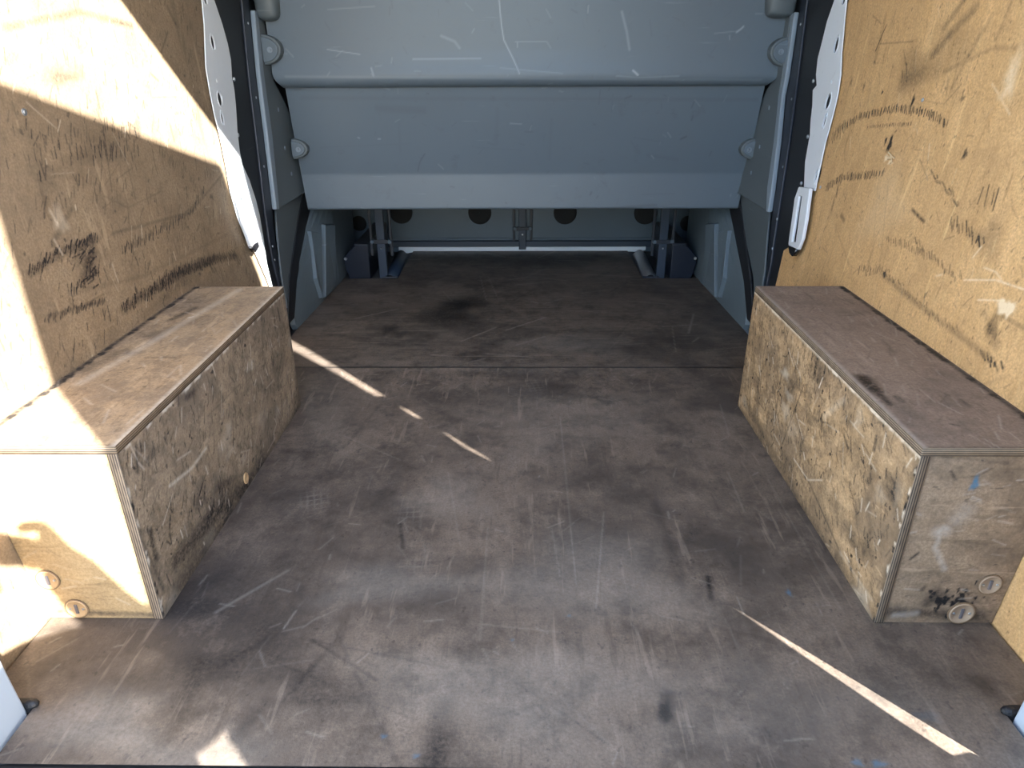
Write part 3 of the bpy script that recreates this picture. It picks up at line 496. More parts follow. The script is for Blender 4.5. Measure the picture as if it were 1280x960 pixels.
# ================================================================== WHEEL ARCH BOXES
BL_, BH, TP = .913, .381, .016
def wheel_box(s, label, mats, marks_side, marks_top, marks_end):
    side_m, top_m, end_m = mats
    root = empty('wheel_arch_box', (s*.79, .45, 0), label, 'box')
    Fs = Field(.0, BL_, .001, BH-TP-.0006, .0026)
    for p_, wd, st in marks_side: Fs.line(p_, wd*(.9 if st > 0 else .7), st*(1. if st > 0 else .65))
    Fs.scatter(620, .026, (75 if s < 0 else 60, 25), .85, .0032, .10); Fs.scatter(90, .06, (30, 40), .5, .003, .2)
    Fs.line([(0.002, .002), (.002, BH)], .012, .35); Fs.line([(0, .004), (BL_, .004)], .02, .55); Fs.line([(BL_-.004, 0), (BL_-.004, BH)], .02, .3)
    for _ in range(16 if s < 0 else 22): Fs.blob((random.random()*BL_, random.random()*.34), random.uniform(.02, .07), random.uniform(.015, .045), random.uniform(.12, .38))
    for _ in range(10): Fs.blob((random.random()*BL_, random.random()*.34), random.uniform(.01, .04), random.uniform(.008, .03), -random.uniform(.1, .3))
    if s < 0: Fs.line([(.10, .0), (.45, .0)], .09, .7); Fs.line([(.45, .0), (.80, .0)], .05, .5)
    for _ in range(30):
        y_ = random.random()*BL_; Fs.blob((y_, BH-TP-.003), random.uniform(.004, .02), .004, -.7)
    for _ in range(14):
        Fs.blob((.003, random.random()*BH), .004, random.uniform(.004, .014), random.choice((-.8, .9)))
    if s > 0: Fs.line([(0, BH-TP-.002), (BL_, BH-TP-.002)], .006, -.7)
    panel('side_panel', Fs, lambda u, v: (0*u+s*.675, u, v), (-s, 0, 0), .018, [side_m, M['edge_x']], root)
    Ft = Field(.675, .930, 0, BL_, .003)
    for p_, wd, st in marks_top: Ft.line([(abs(a), b) for a, b in p_], wd, st)
    Ft.scatter(130, .05, (80, 20), .35, .0034, .35)
    Ft.line([(.678, 0), (.678, BL_)], .010, -.45); Ft.line([(.922, 0), (.922, BL_)], .012, .8); Ft.line([(.67, .002), (.93, .002)], .008, .4)
    for _ in range(26): Ft.blob((.918, random.random()*BL_), .008, .01, .7)
    xo = float(abs(wx(s, BH)))-.0015
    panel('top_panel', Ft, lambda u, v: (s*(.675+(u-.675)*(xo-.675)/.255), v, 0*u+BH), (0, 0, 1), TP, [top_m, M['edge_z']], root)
    Fe = Field(.6935, .920, .001, BH-TP-.0006, .0026)
    for p_, wd, st in marks_end: Fe.line([(abs(a), b) for a, b in p_], wd, st*(.5 if st < 0 else 1.1))
    if s > 0:
        for _ in range(46): Fe.blob((random.gauss(.825, .03), random.gauss(.055, .016)), random.uniform(.002, .005), random.uniform(.002, .006), 1.1)
    Fe.scatter(70, .03, (10, 20), .4, .003, .3)
    if s > 0:
        for c, ru, rv, st in BLUE_BOX: Fe.blob((abs(c[0]), c[1]), ru, rv, st, Fe.blue)
    ef = lambda u, v: (s*(.6935+(u-.6935)*(np.abs(wx(s, v))-.0015-.6935)/.2265), 0*u+.002, v)
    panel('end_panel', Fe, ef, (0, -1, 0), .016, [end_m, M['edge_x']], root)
    mb = MB(); mb.prism([(s*.6935, BL_-.016, .001), (s*.893, BL_-.016, .001), (s*.915, BL_-.016, BH-TP-.001), (s*.6935, BL_-.016, BH-TP-.001)], (0, .015, 0))
    mb.build('end_panel', end_m, root)
    return root
BOX_L = wheel_box(-1, 'plywood wheel arch box half in sunlight, its inner side grey with grime', (M['box_l'], M['box_l_top'], M['box_l_end']), LINES_BOX_LEFT_SIDE, LINES_BOX_LEFT_TOP, LINES_BOX_LEFT_END)
BOX_R = wheel_box(1, 'plywood wheel arch box in shade with oil stain on its brown top', (M['box_r'], M['box_r_top'], M['box_r_end']), LINES_BOX_RIGHT_SIDE, LINES_BOX_RIGHT_TOP, LINES_BOX_RIGHT_END)
# round flush fixing plates on the box ends
def fixing(parent, x, z, r):
    n = 24; mb = MB()
    ring = lambda rr, yy: [(x+rr*math.cos(2*math.pi*i/n), yy, z+rr*math.sin(2*math.pi*i/n)) for i in range(n)]
    mb.grid([ring(r, .003), ring(r, -.001), ring(r*.86, -.0024), ring(r*.8, -.0006), ring(.001, -.0006)], closed=True)
    o = mb.build('fixing_plate', M['plug_l'] if x < 0 else M['plug_r'], parent, smooth=True)
    mb = MB(); mb.grid([ring(r*1.08, .001), ring(r*1.08, -.0008), ring(r*.98, -.0012), ring(r*.98, .001)], closed=True); mb.build('rim', M['rim'], o)
    mb = MB(); mb.box(x-.003, x+.003, -.0024, .001, z-r*.5, z+r*.5, .001); mb.build('bar', M['bar'], o)
    for a in (0, math.pi):
        mb = MB(); mb.cyl((x+math.cos(a)*r*.6, .0, z), (x+math.cos(a)*r*.6, -.0025, z), .0028, .002, 10); mb.build('screw', M['screw'], o)
fixing(BOX_L, -.872, .094, .021); fixing(BOX_L, -.836, .025, .021)
fixing(BOX_R, .866, .094, .021); fixing(BOX_R, .832, .026, .024)
n = 16; mb = MB()     # small ring on the inner side of the sunlit box
mb.grid([[(-.675+dx, .45+r_*math.cos(2*math.pi*i/n), .030+r_*1.2*math.sin(2*math.pi*i/n)) for i in range(n)] for r_, dx in ((.013, -.001), (.012, .003), (.009, .003), (.007, .0005), (.001, .0005))], closed=True)
mb.build('ring_plug', M['plug_l'], BOX_L, smooth=True)

# screws and damage on the linings
for y, z in ((.422, .881), (1.03, .86), (.2, .86)): wall_screw(-1, y, z, 0.0, WALL[-1], 1.1)
for y, z in ((.82, .875), (1.25, .60), (.2, .86)): wall_screw(1, y, z, 0.0, WALL[1], .8)
for (y, z, a, L_) in ((.905, .735, 30, .045), (.895, .728, 50, .05), (.885, .74, -15, .03), (.90, .745, 5, .05), (.875, .72, 65, .05), (.862, .735, 100, .03)):
    c, s_ = math.cos(math.radians(a)), math.sin(math.radians(a)); x = float(wx(1, z))
    mb = MB(); p0 = Vector((x-.001, y, z)); p1 = Vector((x-.008, y-c*L_, z+s_*L_*.5-.012))
    mb.cyl(p0, p1, .0022, .0008, 5); mb.build('splinter', M['splinter'], WALL[1])

# ================================================================== BULKHEAD
BK = empty('bulkhead', (0, 1.9, .39), 'grey moulded plastic bulkhead panel closing off the cab', 'bulkhead')
def sheet(name, prof, mat, marks, step):
    """moulded sheet from profile rows (y, z, x_left, x_right), top row first; marks in (x, z)"""
    pr = np.array(prof[::-1], float)
    arc = np.concatenate([[0], np.cumsum(np.hypot(np.diff(pr[:, 0]), np.diff(pr[:, 1])))])
    # round the corners of the profile a little
    vv = np.linspace(0, arc[-1], int(arc[-1]/.004)+1)
    tab_ = np.stack([np.interp(vv, arc, pr[:, k]) for k in range(4)], 1)
    ker = np.array([1, 2, 3, 2, 1])/9.
    for k in range(4): tab_[2:-2, k] = np.convolve(tab_[:, k], ker, 'valid')
    Fb = Field(-1, 1, 0, arc[-1], step)
    Fb.u = np.linspace(-.96, .98, int(1.94/step)); Fb.nu = len(Fb.u)
    Fb.dark = np.zeros((Fb.nu, Fb.nv), np.float32); Fb.pale = Fb.dark.copy(); Fb.blue = Fb.dark.copy()
    zz = tab_[:, 1]
    def tov(z): return float(np.interp(z, np.maximum.accumulate(zz), vv))
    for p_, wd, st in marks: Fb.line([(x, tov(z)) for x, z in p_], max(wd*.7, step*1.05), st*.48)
    Fb.scatter(70, .03, (90, 60), .22, step*1.05, .3)
    def fn(u, v):
        y = np.interp(v, vv, tab_[:, 0]); z = np.interp(v, vv, zz); a = np.interp(v, vv, tab_[:, 2]); b = np.interp(v, vv, tab_[:, 3])
        return a+(b-a)*(u+.96)/1.94, y, z
    o = panel(name, Fb, fn, (0, -1, 0), .012, [mat, mat], BK, back=False)
    o.data.polygons.foreach_set('use_smooth', [True]*len(o.data.polygons))
    return o
up_prof = [(1.833, 1.22, -.93, .965), (1.83, 1.10, -.923, .965), (1.828, 1.00, -.921, .966), (1.824, .955, -.921, .968),
           (1.821, .935, -.921, .968), (1.819, .920, -.920, .966), (1.820, .905, -.916, .958), (1.826, .893, -.906, .945), (1.836, .883, -.898, .932), (1.850, .877, -.896, .928), (1.874, .875, -.895, .928)]
sheet('upper_panel', up_prof, M['plastic'], BULK_UPPER, .0036)
mb = MB(); mb.grid([[(a, 1.833, z), (b, 1.833, z)] for z, a, b in ((1.2202, -.93, .965), (1.6, -.935, .95), (2.14, -.925, .925))]); mb.build('top_panel', M['plastic'], BK, solid=.012, offset=0)
lo_prof = [(1.866, .885, -.895, .930), (1.872, .86, -.895, .929), (1.938, .545, -.897, .923), (1.932, .414, -.886, .907), (1.931, .407, -.886, .907), (1.936, .403, -.886, .907), (1.950, .402, -.886, .907)]
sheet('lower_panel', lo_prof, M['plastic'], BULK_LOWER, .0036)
def bumper(x0, x1):
    mb = MB(); mb.box(x0, x1, 1.775, 1.86, 1.098, 1.6, .032)
    o = mb.build('corner_bumper', M['plastic_d'], BK, smooth=True)
    md = o.modifiers.new('sub', 'SUBSURF'); md.levels = 1; md.render_levels = 2
bumper(-.950, -.858); bumper(.872, .985)
def tab(xf, xr, z0, z1, y, bolt_x, bolt_z):
    """D-shaped ear: flat side at xf, round side at xr"""
    def D(g, k=12):
        zc, h = (z0+z1)/2, (z1-z0)/2-g; a = abs(xr-xf)-g; sg = 1 if xr > xf else -1
        return [(xf+sg*a*math.cos(t), zc+h*math.sin(t)) for t in np.linspace(-math.pi/2, math.pi/2, k)]
    mb = MB(); mb.prism([(x, y-.012, z) for x, z in D(0)], (0, .055, 0)); o = mb.build('mounting_tab', M['plastic_d'], BK, bevel=.004)
    mb = MB(); mb.prism([(x, y-.018, z) for x, z in D(.009)], (0, .01, 0)); mb.build('tab_face', M['plastic'], o, bevel=.003)
    mb = MB(); mb.cyl((bolt_x, y-.018, bolt_z), (bolt_x, y-.0195, bolt_z), .010, .010, 18)
    mb.cyl((bolt_x, y-.019, bolt_z), (bolt_x, y-.026, bolt_z), .006, .005, 8); mb.build('bolt', M['bolt'], o)
tab(-.935, -.868, .956, 1.058, 1.80, -.906, 1.006)
tab(-.905, -.843, .612, .690, 1.895, -.878, .650)
tab(.972, .907, .940, 1.040, 1.80, .943, .990)
tab(.932, .874, .604, .684, 1.895, .905, .642)

# ================================================================== SIDE PILLARS: white jamb, black seal, grey trim
jl_out = [(1.359, 1.136), (1.343, 1.071), (1.316, 1.006), (1.294, .951), (1.289, .884), (1.287, .815), (1.296, .755), (1.296, .671), (1.292, .639), (1.287, .585), (1.300, .50), (1.335, .42), (1.382, .372), (1.431, .248), (1.44, .20)]
jl_in = [(1.452, 1.143), (1.483, 1.077), (1.5, 1.02), (1.503, .973), (1.486, .925), (1.485, .884), (1.474, .84), (1.441, .755), (1.427, .693), (1.427, .654), (1.463, .596), (1.486, .524), (1.494, .466), (1.488, .381), (1.461, .299), (1.455, .20)]
jr_out = [(1.380, 1.126), (1.367, 1.078), (1.350, 1.029), (1.336, 0.983), (1.308, 0.922), (1.295, 0.872), (1.289, 0.830), (1.286, 0.783), (1.286, 0.728), (1.275, 0.663), (1.268, 0.614), (1.261, 0.587)]  # right jamb, seal and trim outlines scaled about the camera onto the wider wall
jr_in = [(1.471, 1.133), (1.496, 1.075), (1.504, 1.015), (1.512, 0.968), (1.499, 0.919), (1.473, 0.888), (1.495, 0.873), (1.465, 0.829), (1.446, 0.784), (1.420, 0.741), (1.409, 0.697), (1.398, 0.656), (1.370, 0.612), (1.350, 0.580)]
top_l = [(1.40, 1.32), (1.37, 1.20)]; top_l2 = [(1.43, 1.20), (1.42, 1.32)]
def jamb(s, label, out, inn, holes, bolts, bracket, slot, cap, top, top2):
    root = empty('metal_jamb', (float(wx(s, .2)), 1.4, .2), label, 'door jamb')
    outline = top+out+inn[::-1]+top2
    wallplate('jamb_plate', s, outline, [ell(*h) for h in holes], .010, .004, M['white'], root, bevel=.0008)
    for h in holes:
        wallplate('hole_shade', s, ell(h[0], h[1], h[2]*1.5, h[3]*1.3), [], .0045, .0015, M['cavity'], root)  # black plate painted in for the shade inside the hole
        wallplate('hole_rim', s, ell(h[0], h[1], h[2]*1.28, h[3]*1.18), [ell(*h)], .0115, .003, M['white'], root)
    for y, z in bolts: wall_screw(s, y, z, .010, root, 1.0, 'bolt')
    br = wallplate('striker_bracket', s, bracket, [slot], .028, .012, M['white'], root, bevel=.003)
    wallplate('slot_shade', s, slot, [], .012, .004, M['bluegrey'], br)  # blue-grey sheet stands for the shade inside the slot
    wallplate('end_cap', s, cap, [], .033, .016, M['black'], br)
    return root
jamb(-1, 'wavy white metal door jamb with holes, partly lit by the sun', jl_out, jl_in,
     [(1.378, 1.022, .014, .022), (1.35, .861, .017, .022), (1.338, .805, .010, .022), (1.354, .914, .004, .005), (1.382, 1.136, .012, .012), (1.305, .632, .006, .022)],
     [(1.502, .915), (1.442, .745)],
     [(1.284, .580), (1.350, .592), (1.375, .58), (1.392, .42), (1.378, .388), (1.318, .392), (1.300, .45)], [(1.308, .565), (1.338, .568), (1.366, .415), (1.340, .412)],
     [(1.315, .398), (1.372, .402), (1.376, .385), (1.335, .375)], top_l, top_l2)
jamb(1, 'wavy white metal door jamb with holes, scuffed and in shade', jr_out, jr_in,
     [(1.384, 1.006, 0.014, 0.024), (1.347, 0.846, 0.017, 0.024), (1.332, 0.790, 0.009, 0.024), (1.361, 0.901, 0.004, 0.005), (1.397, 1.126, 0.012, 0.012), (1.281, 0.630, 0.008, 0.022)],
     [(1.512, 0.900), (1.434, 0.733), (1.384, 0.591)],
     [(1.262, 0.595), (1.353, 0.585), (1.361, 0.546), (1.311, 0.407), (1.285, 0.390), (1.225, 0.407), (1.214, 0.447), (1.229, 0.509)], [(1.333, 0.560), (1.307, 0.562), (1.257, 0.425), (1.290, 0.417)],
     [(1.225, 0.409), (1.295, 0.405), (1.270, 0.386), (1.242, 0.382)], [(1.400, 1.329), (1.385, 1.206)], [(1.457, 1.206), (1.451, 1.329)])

seal_l = [(1.40, 1.32), (1.773, 1.32), (1.773, 1.134), (1.725, .934), (1.690, .719), (1.645, .461), (1.572, .225), (1.53, .02), (1.462, .02), (1.462, .25), (1.43, .45), (1.40, .6), (1.40, .9)]
seal_r = [(1.419, 1.329), (1.772, 1.329), (1.772, 1.116), (1.741, 0.845), (1.668, 0.689), (1.610, 0.540), (1.583, 0.458), (1.505, 0.256), (1.470, 0.020), (1.412, 0.020), (1.417, 0.249), (1.392, 0.338), (1.362, 0.398), (1.362, 0.595), (1.417, 0.898)]
ridge_l = [(1.715, 1.32), (1.772, 1.32), (1.772, 1.134), (1.722, .934), (1.687, .719), (1.64, .461), (1.568, .225), (1.545, .15), (1.535, .15), (1.54, .30), (1.575, .50), (1.617, .70), (1.66, .93), (1.711, 1.16)]
ridge_r = [(1.722, 1.329), (1.770, 1.329), (1.772, 1.116), (1.738, 0.845), (1.665, 0.689), (1.607, 0.540), (1.580, 0.458), (1.502, 0.256), (1.483, 0.149), (1.473, 0.149), (1.481, 0.298), (1.537, 0.496), (1.600, 0.695), (1.674, 0.898), (1.721, 1.124)]
for s, lab, ol, rd, scr in ((-1, 'black rubber door seal beside the sunlit white jamb', seal_l, ridge_l, [(1.731, 1.09), (1.685, .85), (1.636, .618), (1.566, .338), (1.553, .29)]),
                            (1, 'black rubber door seal beside the shaded white jamb', seal_r, ridge_r, [(1.739, 1.076), (1.676, 0.837), (1.593, 0.616), (1.521, 0.445), (1.497, 0.344)])):
    root = empty('door_seal', (float(wx(s, 0)), 1.5, .02), lab, 'door seal')
    wallplate('seal_strip', s, dense(ol), [], -.003, .008, M['rubber'], root)
    wallplate('seal_ridge', s, dense(rd), [], .006, .010, M['rubber2'], root, bevel=.003)
    for y, z in scr: wall_screw(s, y, z, .006, root, .75)

for s, lab, dy in ((-1, 'grey plastic pillar trim beside the sunlit jamb', 0.), (1, 'grey plastic pillar trim beside the shaded jamb', -.04)):
    root = empty('pillar_trim', (float(wx(s, .2)), 1.7+dy, .2), lab, 'moulding')
    if s < 0:
        e0 = [(1.768, 1.132), (1.722, .934), (1.686, .719), (1.636, .461)]; e1 = [(1.802, 1.134), (1.764, .933), (1.736, .715), (1.669, .455)]; low0 = [(1.669, .452), (1.575, .225), (1.54, .06)]
    else:
        e0 = [(1.771, 1.116), (1.738, 0.845), (1.662, 0.689), (1.604, 0.540), (1.579, 0.458)]; e1 = [(1.799, 1.114), (1.770, 0.844), (1.701, 0.687), (1.650, 0.534), (1.601, 0.456)]; low0 = [(1.601, 0.454), (1.513, 0.256), (1.481, 0.060)]
    tilt = lambda y, z, y0=1.70+dy: .025*max(0., min(1., (y-y0)/.25))
    wallplate('edge_strip', s, dense(e0+e1[::-1]), [], .024, .018, M['strip'], root, bevel=.004)
    yb = 2.06 if s < 0 else 2.0
    wallplate('upper_panel', s, dense(e1+[(1.77+dy, .459), (yb-.02, .474), (yb+.02, .505), (yb+.02, .60), (1.88, .86), (1.845, .90), (1.838, 1.134)]), [], .014, .010, M['plastic_d'], root, tilt=tilt, bevel=.003)
    wallplate('lower_panel', s, dense(low0+[(1.52+dy, .05), (1.65+dy, .205), (yb+.01, .44), (yb+.005, .476), (yb-.02, .469), (1.77+dy, .455)]), [], .010, .008, M['plastic_d'], root, tilt=None)
    for y, z in ((1.85, 1.02), (1.84+dy*.5, .80), (1.86+dy*.5, .56), (1.84+dy*.5, .66)):
        mb = MB(); x = float(wx(s, z))-s*(.014+tilt(y, z)); mb.sphere((x, y, z), .007, .35, 1, 1.2, 10); mb.build('clip_head', M['strip'], root, smooth=True)
    # black rubber edging running down to the floor
    eo = wallplate('edging', s, dense([(2.04+dy*.9, .472), (2.09+dy, .50), (2.115+dy*1.2, .385), (1.705+dy*.4, .165), (1.58+dy*.4, .05), (1.50+dy*.4, .05), (1.645+dy*.2, .203)]), [], .016, .012, M['rubber'], root)

# ================================================================== STEP TRIMS under the bulkhead
def step_trim(s, label):
    root = empty('step_trim', (s*.89, 1.9, 0), label, 'moulding')
    ed = [(1.60, -.006), (1.582, .02), (1.60, .10), (1.725, .195), (1.93, .311), (2.06, .372), (2.08, .42)]
    rows = []
    for y, z in ed:
        xw = abs(float(wx(s, max(z, 0))))-.012
        fy, fx = 2.20, .868
        row = [(s*(xw+.02), y-.004, z)] + [(s*(xw+(fx-xw)*t), y+(fy-y)*t, z) for t in (0, .25, .5, .75, 1.)] + [(s*.866, 2.215, z), (s*.872, 2.45, z), (s*.880, 2.66, z)]
        rows.append(row)
    mb = MB(); mb.grid(rows); mb.build('moulding', M['plastic_b'], root, solid=.004, bevel=.002, offset=0)
    def rib(name, pts):
        def mx(b, c):
            ye = float(np.interp(c, [z for y, z in ed], [y for y, z in ed])); xw = abs(float(wx(s, max(c, 0))))-.012
            return xw+(.868-xw)*min(1., max(0., (b-ye)/(2.20-ye)))
        pts = [Vector((s*mx(b, c), b, c)) for a, b, c in pts]
        nn = (pts[1]-pts[0]).cross(pts[-1]-pts[0]).normalized()
        if nn.x*s > 0: nn = -nn
        mb = MB(); a = [mb.bm.verts.new(p-nn*.01) for p in pts]
        cen = sum(pts, Vector())/len(pts)
        b = [mb.bm.verts.new(p+(cen-p)*.06+nn*.022) for p in pts]
        mb.bm.faces.new(b); k = len(a)
        for i in range(k): mb.bm.faces.new((a[i], a[(i+1) % k], b[(i+1) % k], b[i]))
        mb.build(name, M['plastic_b'], root, bevel=.003)
    rib('rib', [(-.922, 1.956, .312), (-.904, 2.044, .285), (-.866, 1.897, .02), (-.888, 1.87, .119)])
    rib('rib', [(-.904, 2.096, .313), (-.882, 2.205, .290), (-.858, 2.10, .024), (-.860, 1.925, .012)])
    for y, z in ((2.30, .27), (2.36, .22), (2.42, .2), (2.38, .30), (2.30, .2), (2.46, .28)):
        mb = MB(); mb.sphere((s*(.870+(y-2.2)*.022), y, z), .010, .5, 1, 1.3, 10); mb.build('bump', M['plastic_b'], root, smooth=True)
    return root
step_trim(-1, 'ribbed grey plastic step trim beside the dark gap in the floor')
step_trim(1, 'ribbed grey plastic step trim beside the shiny steel runner')

# ================================================================== UNDER THE BULKHEAD: posts, boxes, runners
def post(x, y, z0, z1, label, ears):
    root = empty('support_post', (x, y, z0), label, 'post')
    mb = MB(); mb.box(x-.020, x+.020, y-.012, y+.012, z0, z1, .003); mb.build('upright', M['bluegrey'], root)
    zb = ears
    mb = MB(); mb.box(x-.034, x+.034, y-.016, y-.006, zb, zb+.02, .003); mb.build('clamp', M['rubber2'], root)
    for d in (-1, 1):
        mb = MB(); mb.cyl((x+d*.042, y-.004, zb+.01), (x+d*.042, y-.016, zb+.01), .011, .009, 12); mb.build('knob', M['kick'], root, smooth=False)
        mb = MB(); mb.box(x+d*.048-.006, x+d*.048+.006, y-.004, y+.010, zb-.06, z1, .002); mb.build('flange', M['rubber2'], root)
    mb = MB(); mb.cyl((x, y-.012, zb-.022), (x, y-.017, zb-.022), .005, .004, 10); mb.build('bolt', M['steel'], root)
post(.013, 2.844, .008, .50, 'slim blue-grey post on the middle of the metal wall', .115)
post(-.672, 2.335, -.013, .50, 'blue-grey support post beside the dark gap in the floor', .165)
post(.690, 2.335, -.013, .50, 'blue-grey support post beside the shiny steel runner', .162)
for s, lab in ((-1, 'dark navy plastic box beside the dark gap in the floor'), (1, 'dark navy plastic box behind the post by the steel runner')):
    root = empty('plastic_box', (s*.77, 2.31, -.0135), lab, 'box')
    pts = [(.735, .0), (.838, .0), (.856, .075), (.862, .108), (.800, .172), (.733, .172)]
    mb = MB(); mb.prism([(s*x, 2.312, z-.013) for x, z in pts], (0, .50, 0)); mb.build('body', M['blue_d'], root, bevel=.005)
    mb = MB(); mb.box(min(s*.731, s*.80), max(s*.731, s*.80), 2.305, 2.80, .1595, .168, .002); mb.build('lid', M['rubber2'], root)
    mb = MB(); mb.cyl((s*.848, 2.311, .095), (s*.848, 2.303, .095), .008, .006, 10); mb.build('latch_bolt', M['steel'], root)
for s, lab, mt in ((-1, 'steel floor runner coloured dark, in the dark gap', M['bluegrey']), (1, 'shiny curved steel floor runner', M['steel'])):  # left runner given a dark colour so it looks dimmer
    root = empty('floor_runner', (s*.62, 2.55, -.0135), lab, 'runner')
    n = 10
    rows = [[(s*(.603+.075*t+off), y, -.0125+.028*math.sin(math.pi*t)) for t in np.linspace(0, 1, n)] for y, off in ((2.312, .0), (2.6, .01), (2.80, .02))]
    mb = MB(); mb.grid(rows); mb.build('rounded_cover', mt, root, smooth=True, solid=.002)
    mb = MB(); mb.box(min(s*.602, s*.68), max(s*.602, s*.68), 2.304, 2.313, -.0132, .006, .002); mb.build('end_plate', M['rubber2'], root)
    mb = MB(); mb.box(min(s*.668, s*.676), max(s*.668, s*.676), 2.33, 2.80, -.0125, -.003); mb.build('flange', mt, root)

# ================================================================== REAR OF THE VAN: pillars and open doors
def pil_x(z): return float(np.interp(z, (0, 1.45, 1.6, 1.9, 2.1, 2.2), (.805, .899, .890, .838, .788, .780)))
for s, lab in ((-1, 'white rear door pillar with black buffer beside the sunlit box'), (1, 'white rear door pillar with black buffer beside the shaded box')):
    root = empty('corner_post', (s*.9, -.3, 0), lab, 'post')
    zs = (-.06, 0, .5, 1.0, 1.45, 1.6, 1.75, 1.9, 2.0, 2.1, 2.146)
    rows = []
    for z in zs:
        xi = pil_x(z)
        rows.append([(s*xi, -.207, z), (s*xi, -.384, z), (s*1.019, -.384, z), (s*1.019, -.207, z)])
    mb = MB(); mb.grid(rows, closed=True); mb.build('post', M['white_d'], root, bevel=.004)
    mb = MB(); mb.box(min(s*.80, s*.85), max(s*.80, s*.85), -.206, -.190, -.010, .012, .004)
    mb.sphere((s*.800, -.199, .006), .010, 1.2, .9, .8, 12); mb.build('buffer', M['rubber'], root)
    mb = MB(); mb.box(min(s*.822, s*.87), max(s*.822, s*.87), -.206, -.196, .10, .20, .003); mb.build('edge_seal', M['rubber'], root)

# right door stands open about 60 degrees; the sun slips through its hinge gap and over its top
D_ = Vector((-.487, -.8735, 0)); N_ = Vector((.8735, -.487, 0))      # along the door, outward normal
G0 = Vector((.95, -.52, 0)); VX = 1.0435
def vpil(z): return -.384+VX*pil_x(z)
gap = [(-.3, -.01), (.212, -.01), (.235, .052), (.30, .046), (.42, .022), (.505, .002), (.56, -.01), (.88, -.01), (.905, .004), (.98, .022), (1.035, .010), (1.045, -.01), (1.085, -.01), (1.095, .018), (1.165, .018), (1.172, -.01), (1.205, -.01), (1.215, .034), (1.4, .046), (1.55, .05), (1.7, .055), (1.9, .07), (2.1, .10), (2.238, .13)]
edge = [(z, ((G0.y+VX*G0.x)-(vpil(z)-g-.0212))/(.8735+VX*.487)) for z, g in gap]
WD = .868
DR = empty('rear_door', (.95, -.52, -.3), 'white rear door standing open beside the shaded box', 'door')
outl = [G0+D_*e+Vector((0, 0, z)) for z, e in edge] + [G0+D_*WD+Vector((0, 0, 2.238)), G0+D_*WD+Vector((0, 0, -.3))]
mb = MB(); mb.prism(outl, N_*.05); mb.build('door_shell', M['white_d'], DR)
mb = MB(); mb.prism([G0+D_*a-N_*.004+Vector((0, 0, z)) for a, z in ((.16, -.2), (.82, -.2), (.82, 2.12), (.16, 2.12))], N_*.0035); mb.build('inner_lining', M['door_in'], DR)
for z in (.70, 1.065, 1.19):
    mb = MB(); p_ = G0+D_*.03+N_*.052+Vector((0, 0, z)); mb.cyl(p_-Vector((0, 0, .02)), p_+Vector((0, 0, .02)), .012, seg=12); mb.build('hinge', M['white_d'], DR)
DL = empty('rear_door', (-1.0, -.44, -.3), 'white rear door standing open beside the sunlit box', 'door')
d2 = Vector((-.259, -.966, 0)); n2 = Vector((-.966, .259, 0)); g2 = Vector((-1.0, -.44, 0))
mb = MB(); mb.prism([g2+Vector((0, 0, -.3)), g2+d2*WD+Vector((0, 0, -.3)), g2+d2*WD+Vector((0, 0, 2.238)), g2+Vector((0, 0, 2.238))], n2*.05); mb.build('door_shell', M['white_d'], DL)
for z in (.3, 1.0, 1.7):
    mb = MB(); p_ = g2+d2*.03+n2*.052+Vector((0, 0, z)); mb.cyl(p_-Vector((0, 0, .02)), p_+Vector((0, 0, .02)), .012, seg=12); mb.build('hinge', M['white_d'], DL)

# ================================================================== the photographer, whose shadow falls on the sunlit box
PE = props(bpy.data.objects.new('person', None), 'person standing behind the open rear doorway holding up a phone', 'person')
PE.location = (.14, -1.27, -.65); reg(PE, None, PE.location)
V_, E_, R_ = [], [], []
def J(p, r): V_.append(Vector(p)-Vector(PE.location)); R_.append(r); return len(V_)-1
def chain(start, pts):
    a = start
    for p, r in pts: b = J(p, r); E_.append((a, b)); a = b
    return a
pel = J((.14, -1.27, .30), .15)
ch = chain(pel, [((.14, -1.24, .48), .15), ((.16, -1.215, .64), .185), ((.16, -1.205, .77), .135)])
nk = chain(ch, [((.05, -1.21, .82), .06), ((.02, -1.21, .90), .075), ((.01, -1.21, .98), .092), ((.01, -1.22, 1.05), .06)])
def hand(w_, tips, th):
    k = chain(w_, [(w_p, .022) for w_p in tips[0]])
    for t in tips[1:]: chain(k, [(q, .0095) for q in t])
    chain(w_, [(q, .011) for q in th])
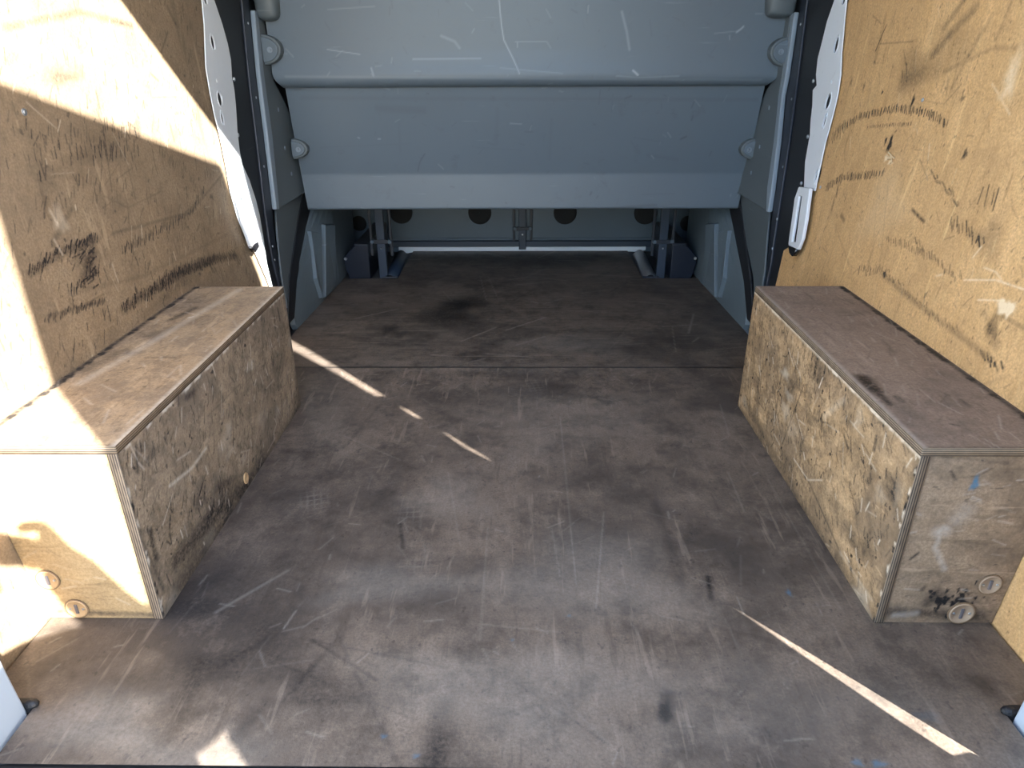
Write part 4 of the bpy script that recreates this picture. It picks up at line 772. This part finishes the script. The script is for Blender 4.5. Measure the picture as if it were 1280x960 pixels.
# right arm, elbow out, reaches up to the phone; left arm steadies it
ra = chain(ch, [((.27, -1.19, .84), .110), ((.40, -1.15, .79), .085), ((.29, -1.08, .85), .056), ((.195, -1.062, .95), .040)])
hand(ra, [[(.168, -1.062, 1.03)], [(.13, -1.085, 1.075), (.075, -1.078, 1.08)], [(.125, -1.088, 1.058), (.07, -1.08, 1.06)], [(.125, -1.086, 1.04), (.07, -1.08, 1.04)], [(.13, -1.08, 1.022), (.08, -1.078, 1.02)]], [(.15, -1.04, 1.07), (.10, -1.035, 1.06)])
la = chain(ch, [((-.06, -1.21, .72), .10), ((-.20, -1.16, .60), .062), ((-.17, -1.10, .74), .048), ((-.115, -1.075, .90), .036)])
hand(la, [[(-.10, -1.072, .95)], [(-.075, -1.083, 1.0), (-.045, -1.078, 1.01)], [(-.075, -1.085, .98), (-.045, -1.08, .98)], [(-.075, -1.085, .96), (-.045, -1.08, .955)], [(-.08, -1.08, .94), (-.05, -1.078, .93)]], [(-.08, -1.06, 1.0), (-.05, -1.05, 1.02)])
for d in (-1, 1):
    chain(pel, [((.14+d*.10, -1.28, .20), .11), ((.14+d*.11, -1.28, -.16), .07), ((.14+d*.12, -1.31, -.57), .045), ((.14+d*.12, -1.27, -.612), .04), ((.14+d*.13, -1.14, -.615), .035)])
me = bpy.data.meshes.new('body'); me.from_pydata(V_, E_, []); me.update(); me.materials.append(M['cloth'])
po = bpy.data.objects.new('body', me); reg(po, PE, PE.location)
md = po.modifiers.new('skin', 'SKIN'); md.use_smooth_shade = True
for i, r in enumerate(R_): me.skin_vertices[0].data[i].radius = (r, r)
me.skin_vertices[0].data[pel].use_root = True
md = po.modifiers.new('sub', 'SUBSURF'); md.levels = 1; md.render_levels = 2
PH = empty('phone', (.01, -1.055, .935), 'dark phone held up in both hands behind the doorway', 'phone')
mb = MB(); mb.box(-.030, .048, -1.064, -1.055, .935, 1.085, .004); mb.build('case', M['black'], PH)
mb = MB(); mb.cyl((.0101, -1.0545, .9671), (.0101, -1.0525, .9671), .009, seg=18); mb.build('lens', M['black'], PH)
